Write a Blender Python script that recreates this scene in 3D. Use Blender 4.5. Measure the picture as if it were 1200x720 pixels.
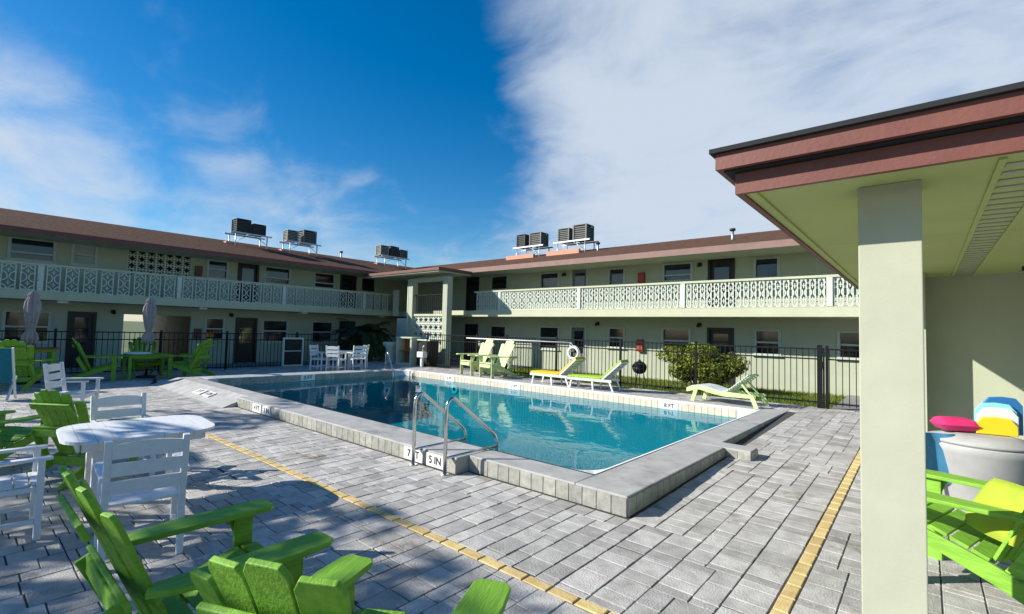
import bpy, math, random
from mathutils import Matrix, Vector
rnd = random.Random(7)
PI = math.pi
S = bpy.context.scene
for o in list(bpy.data.objects): bpy.data.objects.remove(o)
COL = S.collection
# ------------------------------------------------------------ camera
cam = bpy.data.cameras.new('camera'); camo = bpy.data.objects.new('camera', cam); COL.objects.link(camo)
S.camera = camo
cam.sensor_width = 36; cam.lens = 565.43 / 1200 * 36; cam.clip_start = 0.05; cam.clip_end = 9000
CR = Vector((0.76077169, 0.6485087, 0.02574702)); CU = Vector((0.01235521, -0.05413465, 0.9984572)); CF = Vector((-0.64890199, 0.75927986, 0.04919657))
CAMZ = 1.8
camo.matrix_world = Matrix(((CR.x, CU.x, -CF.x, 0), (CR.y, CU.y, -CF.y, 0), (CR.z, CU.z, -CF.z, CAMZ), (0, 0, 0, 1)))
def proj(p):
    d = Vector((p[0], p[1], p[2] - CAMZ)); z = d.dot(CF)
    if z < .05: return None
    return (600 + 565.43 * d.dot(CR) / z, 360 - 565.43 * d.dot(CU) / z)
# ------------------------------------------------------------ sky, sun, exposure
SUN_DIR = Vector((1.0, 1.0, -0.81)).normalized()       # direction the light travels
elev = math.asin(-SUN_DIR.z)
W = bpy.data.worlds.new('World'); S.world = W; W.use_nodes = True
nt = W.node_tree; nt.nodes.clear()
def N(t, k, **kw):
    n = t.nodes.new(k)
    for a, b in kw.items(): setattr(n, a, b)
    return n
def mth(t, op, a, b=None, c=None, clamp=False):
    n = t.nodes.new('ShaderNodeMath'); n.operation = op; n.use_clamp = clamp
    for i, v in enumerate((a, b, c)):
        if v is None: continue
        if isinstance(v, (int, float)): n.inputs[i].default_value = v
        else: t.links.new(v, n.inputs[i])
    return n.outputs[0]
def smooth(t, v, lo, hi):
    n = t.nodes.new('ShaderNodeMapRange'); n.interpolation_type = 'SMOOTHSTEP'
    t.links.new(v, n.inputs[0]); n.inputs[1].default_value = lo; n.inputs[2].default_value = hi
    return n.outputs[0]
out = N(nt, 'ShaderNodeOutputWorld'); bg = N(nt, 'ShaderNodeBackground')
sky = N(nt, 'ShaderNodeTexSky', sky_type='NISHITA'); sky.sun_disc = False
sky.sun_elevation = elev; sky.sun_rotation = math.atan2(-SUN_DIR.x, -SUN_DIR.y)
sky.air_density = 1.0; sky.dust_density = 0.3; sky.ozone_density = 3.0; sky.altitude = 0
tc = N(nt, 'ShaderNodeTexCoord')
def dirblob(px, py, lo_deg, hi_deg):
    d = (CF * 565.43 + CR * (px - 600) + CU * (360 - py)).normalized()
    dp = N(nt, 'ShaderNodeVectorMath', operation='DOT_PRODUCT'); nt.links.new(tc.outputs['Generated'], dp.inputs[0]); dp.inputs[1].default_value = d
    return smooth(nt, dp.outputs['Value'], math.cos(math.radians(lo_deg)), math.cos(math.radians(hi_deg)))
# cloud layer coordinates: direction projected on a high plane, so clouds flatten to the horizon
sx = N(nt, 'ShaderNodeSeparateXYZ'); nt.links.new(tc.outputs['Generated'], sx.inputs[0])
zz = mth(nt, 'ADD', mth(nt, 'MAXIMUM', sx.outputs[2], 0.0), 0.22)
cx = N(nt, 'ShaderNodeCombineXYZ'); nt.links.new(mth(nt, 'DIVIDE', sx.outputs[0], zz), cx.inputs[0]); nt.links.new(mth(nt, 'DIVIDE', sx.outputs[1], zz), cx.inputs[1])
mp = N(nt, 'ShaderNodeMapping'); nt.links.new(cx.outputs[0], mp.inputs[0]); mp.inputs['Rotation'].default_value = (0, 0, math.radians(35)); mp.inputs['Scale'].default_value = (1.0, 1.35, 1)
n1 = N(nt, 'ShaderNodeTexNoise'); nt.links.new(mp.outputs[0], n1.inputs['Vector'])
n1.inputs['Scale'].default_value = 2.9; n1.inputs['Detail'].default_value = 9; n1.inputs['Roughness'].default_value = .58; n1.inputs['Distortion'].default_value = .35
n2 = N(nt, 'ShaderNodeTexNoise'); nt.links.new(mp.outputs[0], n2.inputs['Vector'])
n2.inputs['Scale'].default_value = .55; n2.inputs['Detail'].default_value = 4
base = mth(nt, 'ADD', mth(nt, 'MULTIPLY', n1.outputs[0], .65), mth(nt, 'MULTIPLY', n2.outputs[0], .35))
bias = None
for (a, b, lo, hi, w) in ((1000, 110, 40, 14, .31), (690, 60, 15, 3, .12), (1150, 40, 28, 8, .10), (15, 180, 11, 1, .27), (350, 250, 14, 3, .12), (760, 250, 18, 5, .12), (330, 120, 16, 3, .05), (480, 170, 17, 5, -.12), (450, 20, 20, 6, -.08)):
    v = mth(nt, 'MULTIPLY', dirblob(a, b, lo, hi), w)
    bias = v if bias is None else mth(nt, 'ADD', bias, v)
hz = mth(nt, 'MULTIPLY', smooth(nt, sx.outputs[2], .40, .02), .21)
dens = mth(nt, 'ADD', mth(nt, 'ADD', base, bias), hz)
cf = mth(nt, 'MULTIPLY', smooth(nt, dens, .50, 1.02), .95)
skyc = N(nt, 'ShaderNodeHueSaturation'); nt.links.new(sky.outputs[0], skyc.inputs['Color']); skyc.inputs['Saturation'].default_value = 1.45; skyc.inputs['Value'].default_value = 1.9
mx = N(nt, 'ShaderNodeMixRGB'); nt.links.new(cf, mx.inputs[0]); nt.links.new(skyc.outputs[0], mx.inputs[1]); mx.inputs[2].default_value = (8.6, 9.8, 11.4, 1)
nt.links.new(mx.outputs[0], bg.inputs[0]); bg.inputs[1].default_value = .05; nt.links.new(bg.outputs[0], out.inputs[0])
sl = bpy.data.lights.new('sun', 'SUN'); sl.energy = 5.0; sl.angle = math.radians(.5); sl.color = (1, .955, .87)
so = bpy.data.objects.new('sun', sl); COL.objects.link(so); so.rotation_euler = SUN_DIR.to_track_quat('-Z', 'Y').to_euler(); so.location = (-30, -30, 40)
S.view_settings.view_transform = 'Standard'; S.view_settings.look = 'None'; S.view_settings.gamma = 1; S.view_settings.use_curve_mapping = False
S.view_settings.exposure = .55
S.render.engine = 'CYCLES'
# ------------------------------------------------------------ materials
M = {}
def mat(name, col, rough=.6, var=.12, scale=6., bump=0., bscale=60., metal=0., spec=.4, col2=None, stretch=None, rand=0., detail=5., coat=0., stain=None):
    m = bpy.data.materials.new(name); m.use_nodes = True; t = m.node_tree; b = t.nodes['Principled BSDF']
    b.inputs['Roughness'].default_value = rough; b.inputs['Metallic'].default_value = metal; b.inputs['Specular IOR Level'].default_value = spec
    if coat: b.inputs['Coat Weight'].default_value = coat
    c = N(t, 'ShaderNodeTexCoord'); v = c.outputs['Object']
    if rand: v = N(t, 'ShaderNodeNewGeometry').outputs['Position']
    if stretch:
        p = N(t, 'ShaderNodeMapping'); t.links.new(v, p.inputs[0]); p.inputs['Scale'].default_value = stretch; v = p.outputs[0]
    n = N(t, 'ShaderNodeTexNoise'); t.links.new(v, n.inputs['Vector']); n.inputs['Scale'].default_value = scale; n.inputs['Detail'].default_value = detail; n.inputs['Roughness'].default_value = .6
    r = N(t, 'ShaderNodeValToRGB'); t.links.new(n.outputs[0], r.inputs[0])
    c2 = col2 or tuple(min(1, x * (1 + var)) for x in col); c1 = tuple(x * (1 - var) for x in col) if not col2 else col
    r.color_ramp.elements[0].position = .3; r.color_ramp.elements[1].position = .7
    r.color_ramp.elements[0].color = (*c1, 1); r.color_ramp.elements[1].color = (*c2, 1)
    o = r.outputs[0]
    if rand:
        g = N(t, 'ShaderNodeNewGeometry'); oi = N(t, 'ShaderNodeObjectInfo')
        f = mth(t, 'FRACT', mth(t, 'ADD', g.outputs['Random Per Island'], oi.outputs['Random']))
        h = N(t, 'ShaderNodeHueSaturation'); t.links.new(o, h.inputs['Color'])
        t.links.new(mth(t, 'ADD', mth(t, 'MULTIPLY', f, 2 * rand), 1 - rand), h.inputs['Value'])
        f2 = mth(t, 'FRACT', mth(t, 'MULTIPLY', f, 7.31))
        t.links.new(mth(t, 'ADD', mth(t, 'MULTIPLY', f2, rand * .12), .5 - rand * .06), h.inputs['Hue'])
        o = h.outputs[0]
    if stain:   # blotchy dirt with a shape of its own
        ns = N(t, 'ShaderNodeTexNoise'); t.links.new(v, ns.inputs['Vector']); ns.inputs['Scale'].default_value = 1.3; ns.inputs['Detail'].default_value = 8; ns.inputs['Roughness'].default_value = .75
        mxs = N(t, 'ShaderNodeMixRGB'); t.links.new(mth(t, 'MULTIPLY', smooth(t, ns.outputs[0], .54, .68), .7), mxs.inputs[0]); t.links.new(o, mxs.inputs[1]); mxs.inputs[2].default_value = (*stain, 1); o = mxs.outputs[0]
    t.links.new(o, b.inputs['Base Color'])
    rr = mth(t, 'ADD', mth(t, 'MULTIPLY', n.outputs[0], .25), rough - .125, clamp=True); t.links.new(rr, b.inputs['Roughness'])
    if bump:
        n3 = N(t, 'ShaderNodeTexNoise'); t.links.new(v, n3.inputs['Vector']); n3.inputs['Scale'].default_value = bscale; n3.inputs['Detail'].default_value = 4
        bp = N(t, 'ShaderNodeBump'); bp.inputs['Strength'].default_value = bump; bp.inputs['Distance'].default_value = .02
        t.links.new(n3.outputs[0], bp.inputs['Height']); t.links.new(bp.outputs[0], b.inputs['Normal'])
    M[name] = m; return m
mat('stucco', (.43, .46, .34), .85, .07, 1.2, .25, 90)
mat('stucco_cream', (.43, .44, .33), .8, .07, 2.5, .06, 60)
mat('trim_paint', (.52, .58, .46), .6, .06, 4.)
mat('rail_white', (.60, .64, .55), .7, .10, 8., .15, 60)
mat('slab_paint', (.52, .53, .37), .75, .07, 1.5, .2, 70)
mat('soffit', (.46, .52, .19), .7, .06, 1.5, .08, 50)
mat('fascia_brown', (.17, .060, .045), .55, .12, 3., .1, 40)
mat('fascia_tan', (.26, .16, .135), .7, .15, 3., .1, 40)
mat('shingle', (.055, .030, .021), .97, .35, 9., .8, 35, col2=(.16, .088, .058), spec=.1)
mat('shingle_edge', (.02, .022, .025), .9, .2, 8.)
mat('salmon', (.62, .30, .20), .8, .1, 3.)
mat('frame_grey', (.46, .50, .45), .5, .06, 4.)
mat('glass_dark', (.012, .016, .02), .06, .2, 1.5, spec=.7)
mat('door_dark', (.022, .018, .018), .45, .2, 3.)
mat('door_grey', (.15, .17, .15), .5, .1, 3.)
mat('interior', (.03, .03, .03), .9, .2, 2.)
mat('red_box', (.33, .05, .03), .5, .1, 6.)
mat('brown_box', (.14, .06, .04), .6, .1, 6.)
mat('iron_black', (.007, .0075, .008), .5, .2, 20., spec=.2)
mat('steel', (.66, .66, .63), .20, .05, 20., metal=1.)
mat('galv', (.45, .46, .47), .45, .1, 20., metal=.8)
mat('ac_grey', (.17, .18, .165), .6, .12, 8.)
mat('ac_dark', (.035, .037, .035), .6, .2, 8.)
mat('ac_pale', (.38, .37, .33), .6, .12, 8.)
def wood(name, col, var=.24, rough=.58):
    return mat(name, col, rough, var, 5., .2, 18., stretch=(1, 6, 6), spec=.35)
wood('green_paint', (.17, .36, .03))
wood('lime_paint', (.22, .46, .045))
wood('pale_green', (.58, .66, .32))
wood('mint_frame', (.50, .66, .28))
wood('white_poly', (.74, .74, .74), .05, .45)
mat('white_frame', (.76, .76, .74), .45, .05, 5.)
mat('yellow_cloth', (.80, .50, .015), .8, .08, 8., .1, 120)
mat('lime_cloth', (.34, .52, .05), .85, .1, 8., .1, 120)
mat('cushion', (.36, .46, .035), .85, .10, 7., .15, 100)
mat('white_cloth', (.66, .72, .68), .85, .08, 8., .1, 120)
mat('teal_cloth', (.0, .13, .20), .8, .15, 8., .1, 120)
mat('umbrella_cloth', (.34, .30, .30), .9, .18, 6., .3, 40)
mat('blue_cloth', (.06, .24, .42), .85, .12, 12., .15, 90)
mat('pink', (.66, .03, .16), .5, .1, 6.)
mat('board_white', (.72, .76, .76), .5, .06, 6.)
mat('board_yellow', (.82, .58, .02), .5, .06, 6.)
mat('board_blue', (.03, .18, .46), .5, .08, 6.)
mat('board_aqua', (.25, .62, .60), .5, .08, 6.)
mat('bin_grey', (.38, .38, .38), .55, .1, 5.)
mat('black_plastic', (.015, .015, .016), .5, .2, 10.)
mat('red_wood', (.30, .07, .035), .6, .2, 6., stretch=(1, 5, 5))
mat('amber_wood', (.36, .13, .03), .5, .2, 4., stretch=(1, 1, 5))
mat('paver', (.34, .325, .30), .85, .2, 7., .5, 70, col2=(.52, .50, .47), rand=.22, stain=(.16, .12, .085))
mat('paver_yellow', (.52, .37, .14), .85, .2, 8., .35, 70, col2=(.70, .54, .26), rand=.12)
mat('joint_sand', (.07, .066, .06), .95, .3, 12., .4, 90)
mat('curb_top', (.33, .322, .305), .75, .16, 4., .3, 80, col2=(.47, .46, .44), stain=(.2, .19, .17))
mat('curb_lip', (.66, .67, .65), .6, .1, 8., .1, 60)
mat('tile_grey', (.25, .245, .215), .5, .2, 14., .15, 60, col2=(.42, .41, .36), rand=.16)
mat('tile_pink', (.58, .49, .38), .45, .12, 14., .1, 60, col2=(.72, .62, .50), rand=.10)
mat('grout', (.55, .54, .50), .8, .1, 20.)
mat('marker_white', (.80, .80, .78), .4, .04, 10.)
mat('marker_black', (.02, .02, .02), .5, .1, 10.)
mat('plaster', (.06, .33, .39), .7, .08, 1.2, col2=(.08, .40, .46))
mat('concrete', (.26, .255, .24), .9, .15, 2., .3, 60)
mat('lawn_soil', (.09, .11, .03), .95, .25, 8.)
mat('land', (.10, .13, .05), .95, .3, .4)
def leafmat(name, c1, c2, rough=.45, trans=.25):
    m = bpy.data.materials.new(name); m.use_nodes = True; t = m.node_tree; b = t.nodes['Principled BSDF']; o = t.nodes['Material Output']
    g = N(t, 'ShaderNodeNewGeometry'); r = N(t, 'ShaderNodeValToRGB'); t.links.new(g.outputs['Random Per Island'], r.inputs[0])
    r.color_ramp.elements[0].color = (*c1, 1); r.color_ramp.elements[1].color = (*c2, 1)
    t.links.new(r.outputs[0], b.inputs['Base Color']); b.inputs['Roughness'].default_value = rough; b.inputs['Specular IOR Level'].default_value = .3
    tr = N(t, 'ShaderNodeBsdfTranslucent'); t.links.new(r.outputs[0], tr.inputs[0])
    ms = N(t, 'ShaderNodeMixShader'); ms.inputs[0].default_value = trans
    t.links.new(b.outputs[0], ms.inputs[1]); t.links.new(tr.outputs[0], ms.inputs[2]); t.links.new(ms.outputs[0], o.inputs[0])
    M[name] = m
leafmat('leaf_bush', (.06, .10, .010), (.34, .38, .03))
leafmat('leaf_palm', (.015, .032, .010), (.035, .065, .018), trans=.12)
leafmat('leaf_tall_palm', (.03, .07, .015), (.07, .12, .03))
leafmat('grass_blade', (.09, .15, .015), (.22, .27, .035))
mat('bark', (.12, .09, .065), .95, .3, 9., .6, 30)
def water():
    m = bpy.data.materials.new('water'); m.use_nodes = True; t = m.node_tree; t.nodes.clear()
    o = N(t, 'ShaderNodeOutputMaterial'); tr = N(t, 'ShaderNodeBsdfTransparent'); tr.inputs[0].default_value = (.06, .66, .72, 1)
    gl = N(t, 'ShaderNodeBsdfGlossy'); gl.inputs['Roughness'].default_value = .015; gl.inputs[0].default_value = (1, 1, 1, 1)
    c = N(t, 'ShaderNodeTexCoord'); mp = N(t, 'ShaderNodeMapping'); t.links.new(c.outputs['Object'], mp.inputs[0]); mp.inputs['Scale'].default_value = (1, 1.4, 1)
    n = N(t, 'ShaderNodeTexNoise'); t.links.new(mp.outputs[0], n.inputs['Vector']); n.inputs['Scale'].default_value = 2.2; n.inputs['Detail'].default_value = 3
    bp = N(t, 'ShaderNodeBump'); bp.inputs['Strength'].default_value = .10; bp.inputs['Distance'].default_value = .06; t.links.new(n.outputs[0], bp.inputs['Height'])
    t.links.new(bp.outputs[0], gl.inputs['Normal'])
    g = N(t, 'ShaderNodeNewGeometry'); dp = N(t, 'ShaderNodeVectorMath', operation='DOT_PRODUCT')   # Schlick, the same from above and below
    t.links.new(bp.outputs[0], dp.inputs[0]); t.links.new(g.outputs['Incoming'], dp.inputs[1])
    F = mth(t, 'ADD', mth(t, 'MULTIPLY', mth(t, 'POWER', mth(t, 'SUBTRACT', 1.0, mth(t, 'ABSOLUTE', dp.outputs['Value'])), 5.0), .58), .02, clamp=True)
    ms = N(t, 'ShaderNodeMixShader'); t.links.new(F, ms.inputs[0]); t.links.new(tr.outputs[0], ms.inputs[1]); t.links.new(gl.outputs[0], ms.inputs[2]); t.links.new(ms.outputs[0], o.inputs[0])
    M['water'] = m
water()
# ------------------------------------------------------------ mesh builder
class MB:
    def __init__(s): s.v = []; s.f = []; s.sm = False
    def add(s, vs, fs):
        k = len(s.v); s.v += [tuple(v) for v in vs]; s.f += [tuple(i + k for i in f) for f in fs]; return s
    def box(s, x0, x1, y0, y1, z0, z1, c=0.):
        if not c:
            vs = [(x, y, z) for z in (z0, z1) for (x, y) in ((x0, y0), (x1, y0), (x1, y1), (x0, y1))]
            return s.add(vs, [(3, 2, 1, 0), (4, 5, 6, 7), (0, 1, 5, 4), (1, 2, 6, 5), (2, 3, 7, 6), (3, 0, 4, 7)])
        ring = lambda z, i: [(x0 + i, y0 + i, z), (x1 - i, y0 + i, z), (x1 - i, y1 - i, z), (x0 + i, y1 - i, z)]
        vs = ring(z0, 0) + ring(z1 - c, 0) + ring(z1, c)
        fs = [(3, 2, 1, 0), (8, 9, 10, 11)]
        for b in (0, 4):
            for i in range(4): fs.append((b + i, b + (i + 1) % 4, b + 4 + (i + 1) % 4, b + 4 + i))
        return s.add(vs, fs)
    def bar(s, a, b, w, h, up=(0, 0, 1)):
        a = Vector(a); b = Vector(b); d = (b - a).normalized(); u = Vector(up)
        r = d.cross(u)
        if r.length < 1e-4: r = d.cross(Vector((1, 0, 0)))
        r.normalize(); u = r.cross(d)
        vs = [p + r * (sx * w / 2) + u * (sz * h / 2) for p in (a, b) for (sx, sz) in ((-1, -1), (1, -1), (1, 1), (-1, 1))]
        return s.add(vs, [(3, 2, 1, 0), (4, 5, 6, 7), (0, 1, 5, 4), (1, 2, 6, 5), (2, 3, 7, 6), (3, 0, 4, 7)])
    def tube(s, pts, r, n=10, caps=True):
        P = [Vector(p) for p in pts]; rs = r if isinstance(r, (list, tuple)) else [r] * len(P)
        k = len(s.v); ref = None
        for i, p in enumerate(P):
            d = (P[min(i + 1, len(P) - 1)] - P[max(i - 1, 0)]).normalized()
            if ref is None: ref = d.cross(Vector((.3, .2, 1))) if abs(d.z) < .95 else d.cross(Vector((1, 0, 0)))
            ref = (ref - d * ref.dot(d)).normalized(); q = d.cross(ref)
            for j in range(n):
                a = 2 * PI * j / n; s.v.append(tuple(p + (ref * math.cos(a) + q * math.sin(a)) * rs[i]))
        for i in range(len(P) - 1):
            for j in range(n): s.f.append((k + i * n + j, k + i * n + (j + 1) % n, k + (i + 1) * n + (j + 1) % n, k + (i + 1) * n + j))
        if caps: s.f.append(tuple(k + j for j in reversed(range(n)))); s.f.append(tuple(k + (len(P) - 1) * n + j for j in range(n)))
        s.sm = True; return s
    def prism(s, poly, t, M4):
        """poly in local xy, extruded -t/2..t/2 along local z, placed by 4x4"""
        n = len(poly); vs = [M4 @ Vector((x, y, z)) for z in (-t / 2, t / 2) for (x, y) in poly]
        fs = [tuple(reversed(range(n))), tuple(range(n, 2 * n))] + [(i, (i + 1) % n, n + (i + 1) % n, n + i) for i in range(n)]
        return s.add(vs, fs)
    def mesh(s, name, m, smooth=None):
        me = bpy.data.meshes.new(name); me.from_pydata(s.v, [], s.f); me.validate(); me.update()
        if m: me.materials.append(M[m])
        if s.sm if smooth is None else smooth:
            for p in me.polygons: p.use_smooth = len(p.vertices) == 4
        return me
    def build(s, name, m, parent=None, bevel=0., smooth=None):
        return link(name, s.mesh(name, m, smooth), parent, bevel=bevel)
def link(name, me, parent=None, loc=(0, 0, 0), rot=(0, 0, 0), bevel=0., scale=None):
    o = bpy.data.objects.new(name, me); COL.objects.link(o); o.location = loc; o.rotation_euler = rot
    if scale: o.scale = scale
    if parent: o.parent = parent
    if bevel:
        b = o.modifiers.new('bevel', 'BEVEL'); b.width = bevel; b.segments = 2; b.limit_method = 'ANGLE'; b.angle_limit = math.radians(40)
    return o
def tag(o, label=None, cat=None, group=None, kind=None):
    for k, v in (('label', label), ('category', cat), ('group', group), ('kind', kind)):
        if v: o[k] = v
    return o
def thing(name, label, cat, loc=(0, 0, 0), rz=0., group=None, scale=1., lift=False):
    o = bpy.data.objects.new(name, None); COL.objects.link(o); o.location = (loc[0], loc[1], loc[2] + (DZ(loc[1]) if lift else 0)); o.rotation_euler = (0, 0, rz); o.scale = (scale,) * 3; o.empty_display_size = .1
    return tag(o, label, cat, group)
KIDS = {}
def copy_tree(o, parent=None):
    c = o.copy(); COL.objects.link(c); c.parent = parent
    for ch in KIDS.get(o.name) or [x for x in COL.objects if x.parent == o]: copy_tree(ch, c)
    return c
def place(proto, used, loc, rz, label, group=None, scale=1.):
    o = proto
    if used[0]: o = copy_tree(proto)
    used[0] = True
    o.location = (loc[0], loc[1], loc[2] + DZ(loc[1])); o.rotation_euler = (0, 0, rz); o.scale = (scale,) * 3; o['label'] = label
    if group: o['group'] = group
    elif 'group' in o: del o['group']
    return o
BX = lambda name, m, p, *a, **k: MB().box(*a).build(name, m, p, **k)
# ------------------------------------------------------------ ground, lawn, deck
HX0, HX1, HY0, HY1 = -16.3, -2.6, 4.6, 12.35         # hole for the pool basin
def DZ(y): return min(.13, max(0., .016 * (y - 4.5)))
def CTOP(y): return .20 - .06 * min(1, max(0, (y - 4.9) / 7.2))
def sheet(name, x0, x1, y0, y1, z, m, hole=True, slope=False):
    b = MB()
    if hole:
        xs = [x0, HX0, HX1, x1]; ys = [y0, 4.5, HY0, HY1, 12.62, y1]; dz = DZ if slope else (lambda y: 0.)
        for i in range(3):
            for j in range(5):
                if i == 1 and j == 2: continue
                za, zb = z + dz(ys[j]), z + dz(ys[j + 1]); b.add([(xs[i], ys[j], za), (xs[i + 1], ys[j], za), (xs[i + 1], ys[j + 1], zb), (xs[i], ys[j + 1], zb)], [(0, 1, 2, 3)])
    else: b.add([(x0, y0, z), (x1, y0, z), (x1, y1, z), (x0, y1, z)], [(0, 1, 2, 3)])
    return tag(b.build(name, m), kind='structure')
sheet('ground', -4000, 4000, -4000, 4000, -.08, 'land')
deck = sheet('pool_deck', -20.6, 9, -9, 13.95, -.0065, 'joint_sand', True, True)
sheet('left_walkway', -24.1, -20.6, -9, 18, -.01, 'concrete', False)
sheet('corner_paving', -20.6, -14.2, 13.95, 18, .11, 'concrete', False)
sheet('side_path', -1.75, 9, 13.95, 18.1, .11, 'concrete', False)
sheet('lawn', -14.2, -1.75, 13.95, 18, .05, 'lawn_soil', False)
# lawn grass
b = MB()
for i in range(26000):
    x = rnd.uniform(-14.2, -1.75); y = rnd.uniform(13.97, 17.85); h = rnd.uniform(.035, .095); a = rnd.uniform(0, PI); w = rnd.uniform(.006, .012)
    lx, ly = rnd.gauss(0, .03), rnd.gauss(0, .03); c, s_ = math.cos(a) * w, math.sin(a) * w
    b.add([(x - c, y - s_, .05), (x + c, y + s_, .05), (x + lx, y + ly, h + .07)], [(0, 1, 2)])
tag(b.build('lawn_grass', 'grass_blade'), 'short green lawn behind the black picket fence', 'grass', kind='stuff')
# pavers: courses run along Y
def inside_pool(x0, x1):
    return x1 > -16.5 and x0 < -2.2
YL0, YL1 = 2.80, 2.905          # cross line of yellow pavers
XR0, XR1 = -.80, -.69           # long line of yellow pavers
cells = []
def course(x0, x1, y0, y1):
    y = y0 - rnd.uniform(0, .2)
    while y < y1 - .02:
        L = rnd.choice((.155, .225, .225, .30))
        a, bb = max(y, y0), min(y + L, y1)
        if y1 - bb < .06: bb = y1
        if bb - a > .03: cells.append((x0, x1, a, bb))
        y = bb if bb == y1 else y + L
def fill(xa, xb, ya, yb):
    x = xa; step = (xb - xa) / max(1, round((xb - xa) / .6))
    while x < xb - .02:
        gx = min(x + step, xb)
        y = ya
        while y < yb - .02:
            ye = min(y + rnd.choice((.45, .6, .675, .9)), yb)
            if yb - ye < .15: ye = yb
            ws = [.15, .225, .225]; rnd.shuffle(ws); sc = (gx - x) / .6; xx = x
            for w in ws:
                x1 = xx + w * sc
                if ya >= YL1 - .01 and inside_pool(xx, x1):
                    nr = 4.18 if xx < -4.45 else 4.40
                    if x1 < -11.4: nr = 3.92
                    for (p, q) in ((ya, nr), (12.57, yb)):
                        p, q = max(p, y), min(q, ye)
                        if q - p > .04: course(xx, x1, p, q)
                else: course(xx, x1, y, ye)
                xx = x1
            y = ye
        x = gx
fill(-20.6, 4.2, -5.0, YL0); fill(-20.6, -2.2, YL1, 13.93); fill(-2.2, XR0, YL1, 13.93); fill(XR1, 4.2, YL1, 13.93)
y = -20.6
while y < -8.92: cells.append((y, min(y + .222, -8.9), YL0, YL1)); y += .222
y = 9.64
while y < 13.9: cells.append((XR0, XR1, y, min(y + .222, 13.93))); y += .222
def shown(c):
    p = proj(((c[0] + c[1]) / 2, (c[2] + c[3]) / 2, 0))
    return p and -20 < p[0] < 1220 and p[1] < 740
vis = sorted([c for c in cells if shown(c) and not (c[0] > -.35 and c[2] < 9)], key=lambda c: (c[0] ** 2 + c[2] ** 2) / ((c[1] - c[0]) * (c[3] - c[2])))
near = set(vis[:285])
G = .0045
cache = {}
def paver_mesh(w, l):
    k = (round(w, 2), round(l, 2))
    if k not in cache: cache[k] = MB().box(-k[0] / 2 + G, k[0] / 2 - G, -k[1] / 2 + G, k[1] / 2 - G, -.05, 0, .0035).mesh('paver', 'paver')
    return cache[k]
b = MB()
for c in cells:
    ym_ = (c[2] + c[3]) / 2; dz = rnd.uniform(-.003, .003) + DZ(ym_)
    if c in near:
        link('paver', paver_mesh(c[1] - c[0], c[3] - c[2]), deck, ((c[0] + c[1]) / 2, (c[2] + c[3]) / 2, dz), ((.016 if 4.5 < ym_ < 12.6 else 0) + rnd.gauss(0, .004), rnd.gauss(0, .004), rnd.gauss(0, .006)))
    else:
        far = c[0] < -9 or c[2] > 8
        b.box(c[0] + G, c[1] - G, c[2] + G, c[3] - G, dz - .04, dz, 0 if far else .0035)
tag(b.build('paver_field', 'paver', deck), kind='stuff')
ym = MB().box(-.105, .105, -.047, .047, -.05, .001, .006).mesh('yellow_paver', 'paver_yellow')
x = -8.9
while x < XR0 - .25:
    link('yellow_paver', ym, deck, (x + .11, (YL0 + YL1) / 2, rnd.uniform(0, .002)), (0, 0, rnd.gauss(0, .01))); x += .222
y = YL1 + .1
while y < 9.6:
    link('yellow_paver', ym, deck, ((XR0 + XR1) / 2, y + .11, DZ(y + .11) + rnd.uniform(0, .002)), (0, 0, PI / 2 + rnd.gauss(0, .01))); y += .222
# ------------------------------------------------------------ pool
PX0, PX1, PY0, PY1 = -16.0, -2.95, 4.95, 12.05
pool = thing('swimming_pool', 'rectangular blue swimming pool with raised grey tiled curb', 'pool', (-9.4, 8.5, 0))
def pchild(b, name, m, **k):
    o = b.build(name, m, None, **k); o.parent = pool; o.location = (9.4, -8.5, 0); return o
def rrect(i, n=10, r=.4):
    x0, x1, y0, y1 = PX0 - i, PX1 + i, PY0 - i, PY1 + i; pts = []
    for (cx_, cy_, a0) in ((x1 - r, y1 - r, 0), (x0 + r, y1 - r, 90), (x0 + r, y0 + r, 180), (x1 - r, y0 + r, 270)):
        for k in range(n + 1):
            a = math.radians(a0 + 90 * k / n); pts.append((cx_ + r * math.cos(a), cy_ + r * math.sin(a)))
    return pts
inn = rrect(0); n = len(inn)
outr = []
for (x, y) in inn:           # square outer edge of the lip
    ex0, ex1, ey0, ey1 = PX0 - .1, PX1 + .1, PY0 - .1, PY1 + .1
    cx_, cy_ = min(max(x, PX0 + .4), PX1 - .4), min(max(y, PY0 + .4), PY1 - .4); dx, dy = x - cx_, y - cy_
    if abs(dx) < 1e-6: q = (x, ey1 if dy > 0 else ey0)
    elif abs(dy) < 1e-6: q = (ex1 if dx > 0 else ex0, y)
    else:
        k = min(.5 / abs(dx), .5 / abs(dy)); q = (cx_ + dx * k, cy_ + dy * k)
    outr.append(q)
b = MB(); b.add([(x, y, CTOP(y) + .004) for x, y in outr] + [(x, y, CTOP(y) - .035) for x, y in inn], [(i, (i + 1) % n, n + (i + 1) % n, n + i) for i in range(n)])
pchild(b, 'lip', 'curb_lip')
fl = rrect(-.05, r=.4)
b = MB(); b.add([(x, y, CTOP(y) - .035) for x, y in inn] + [(x, y, -.14) for x, y in inn], [((i + 1) % n, i, n + i, n + (i + 1) % n) for i in range(n)]); pchild(b, 'waterline_band', 'curb_lip')
b = MB(); b.add([(x, y, -.14) for x, y in inn] + [(x, y, -1.5) for x, y in inn] + [(x, y, -1.5) for x, y in inn], [((i + 1) % n, i, n + i, n + (i + 1) % n) for i in range(n)] + [tuple(range(2 * n, 3 * n))])
pchild(b, 'basin', 'plaster')
CT = .20
b = MB()
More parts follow.
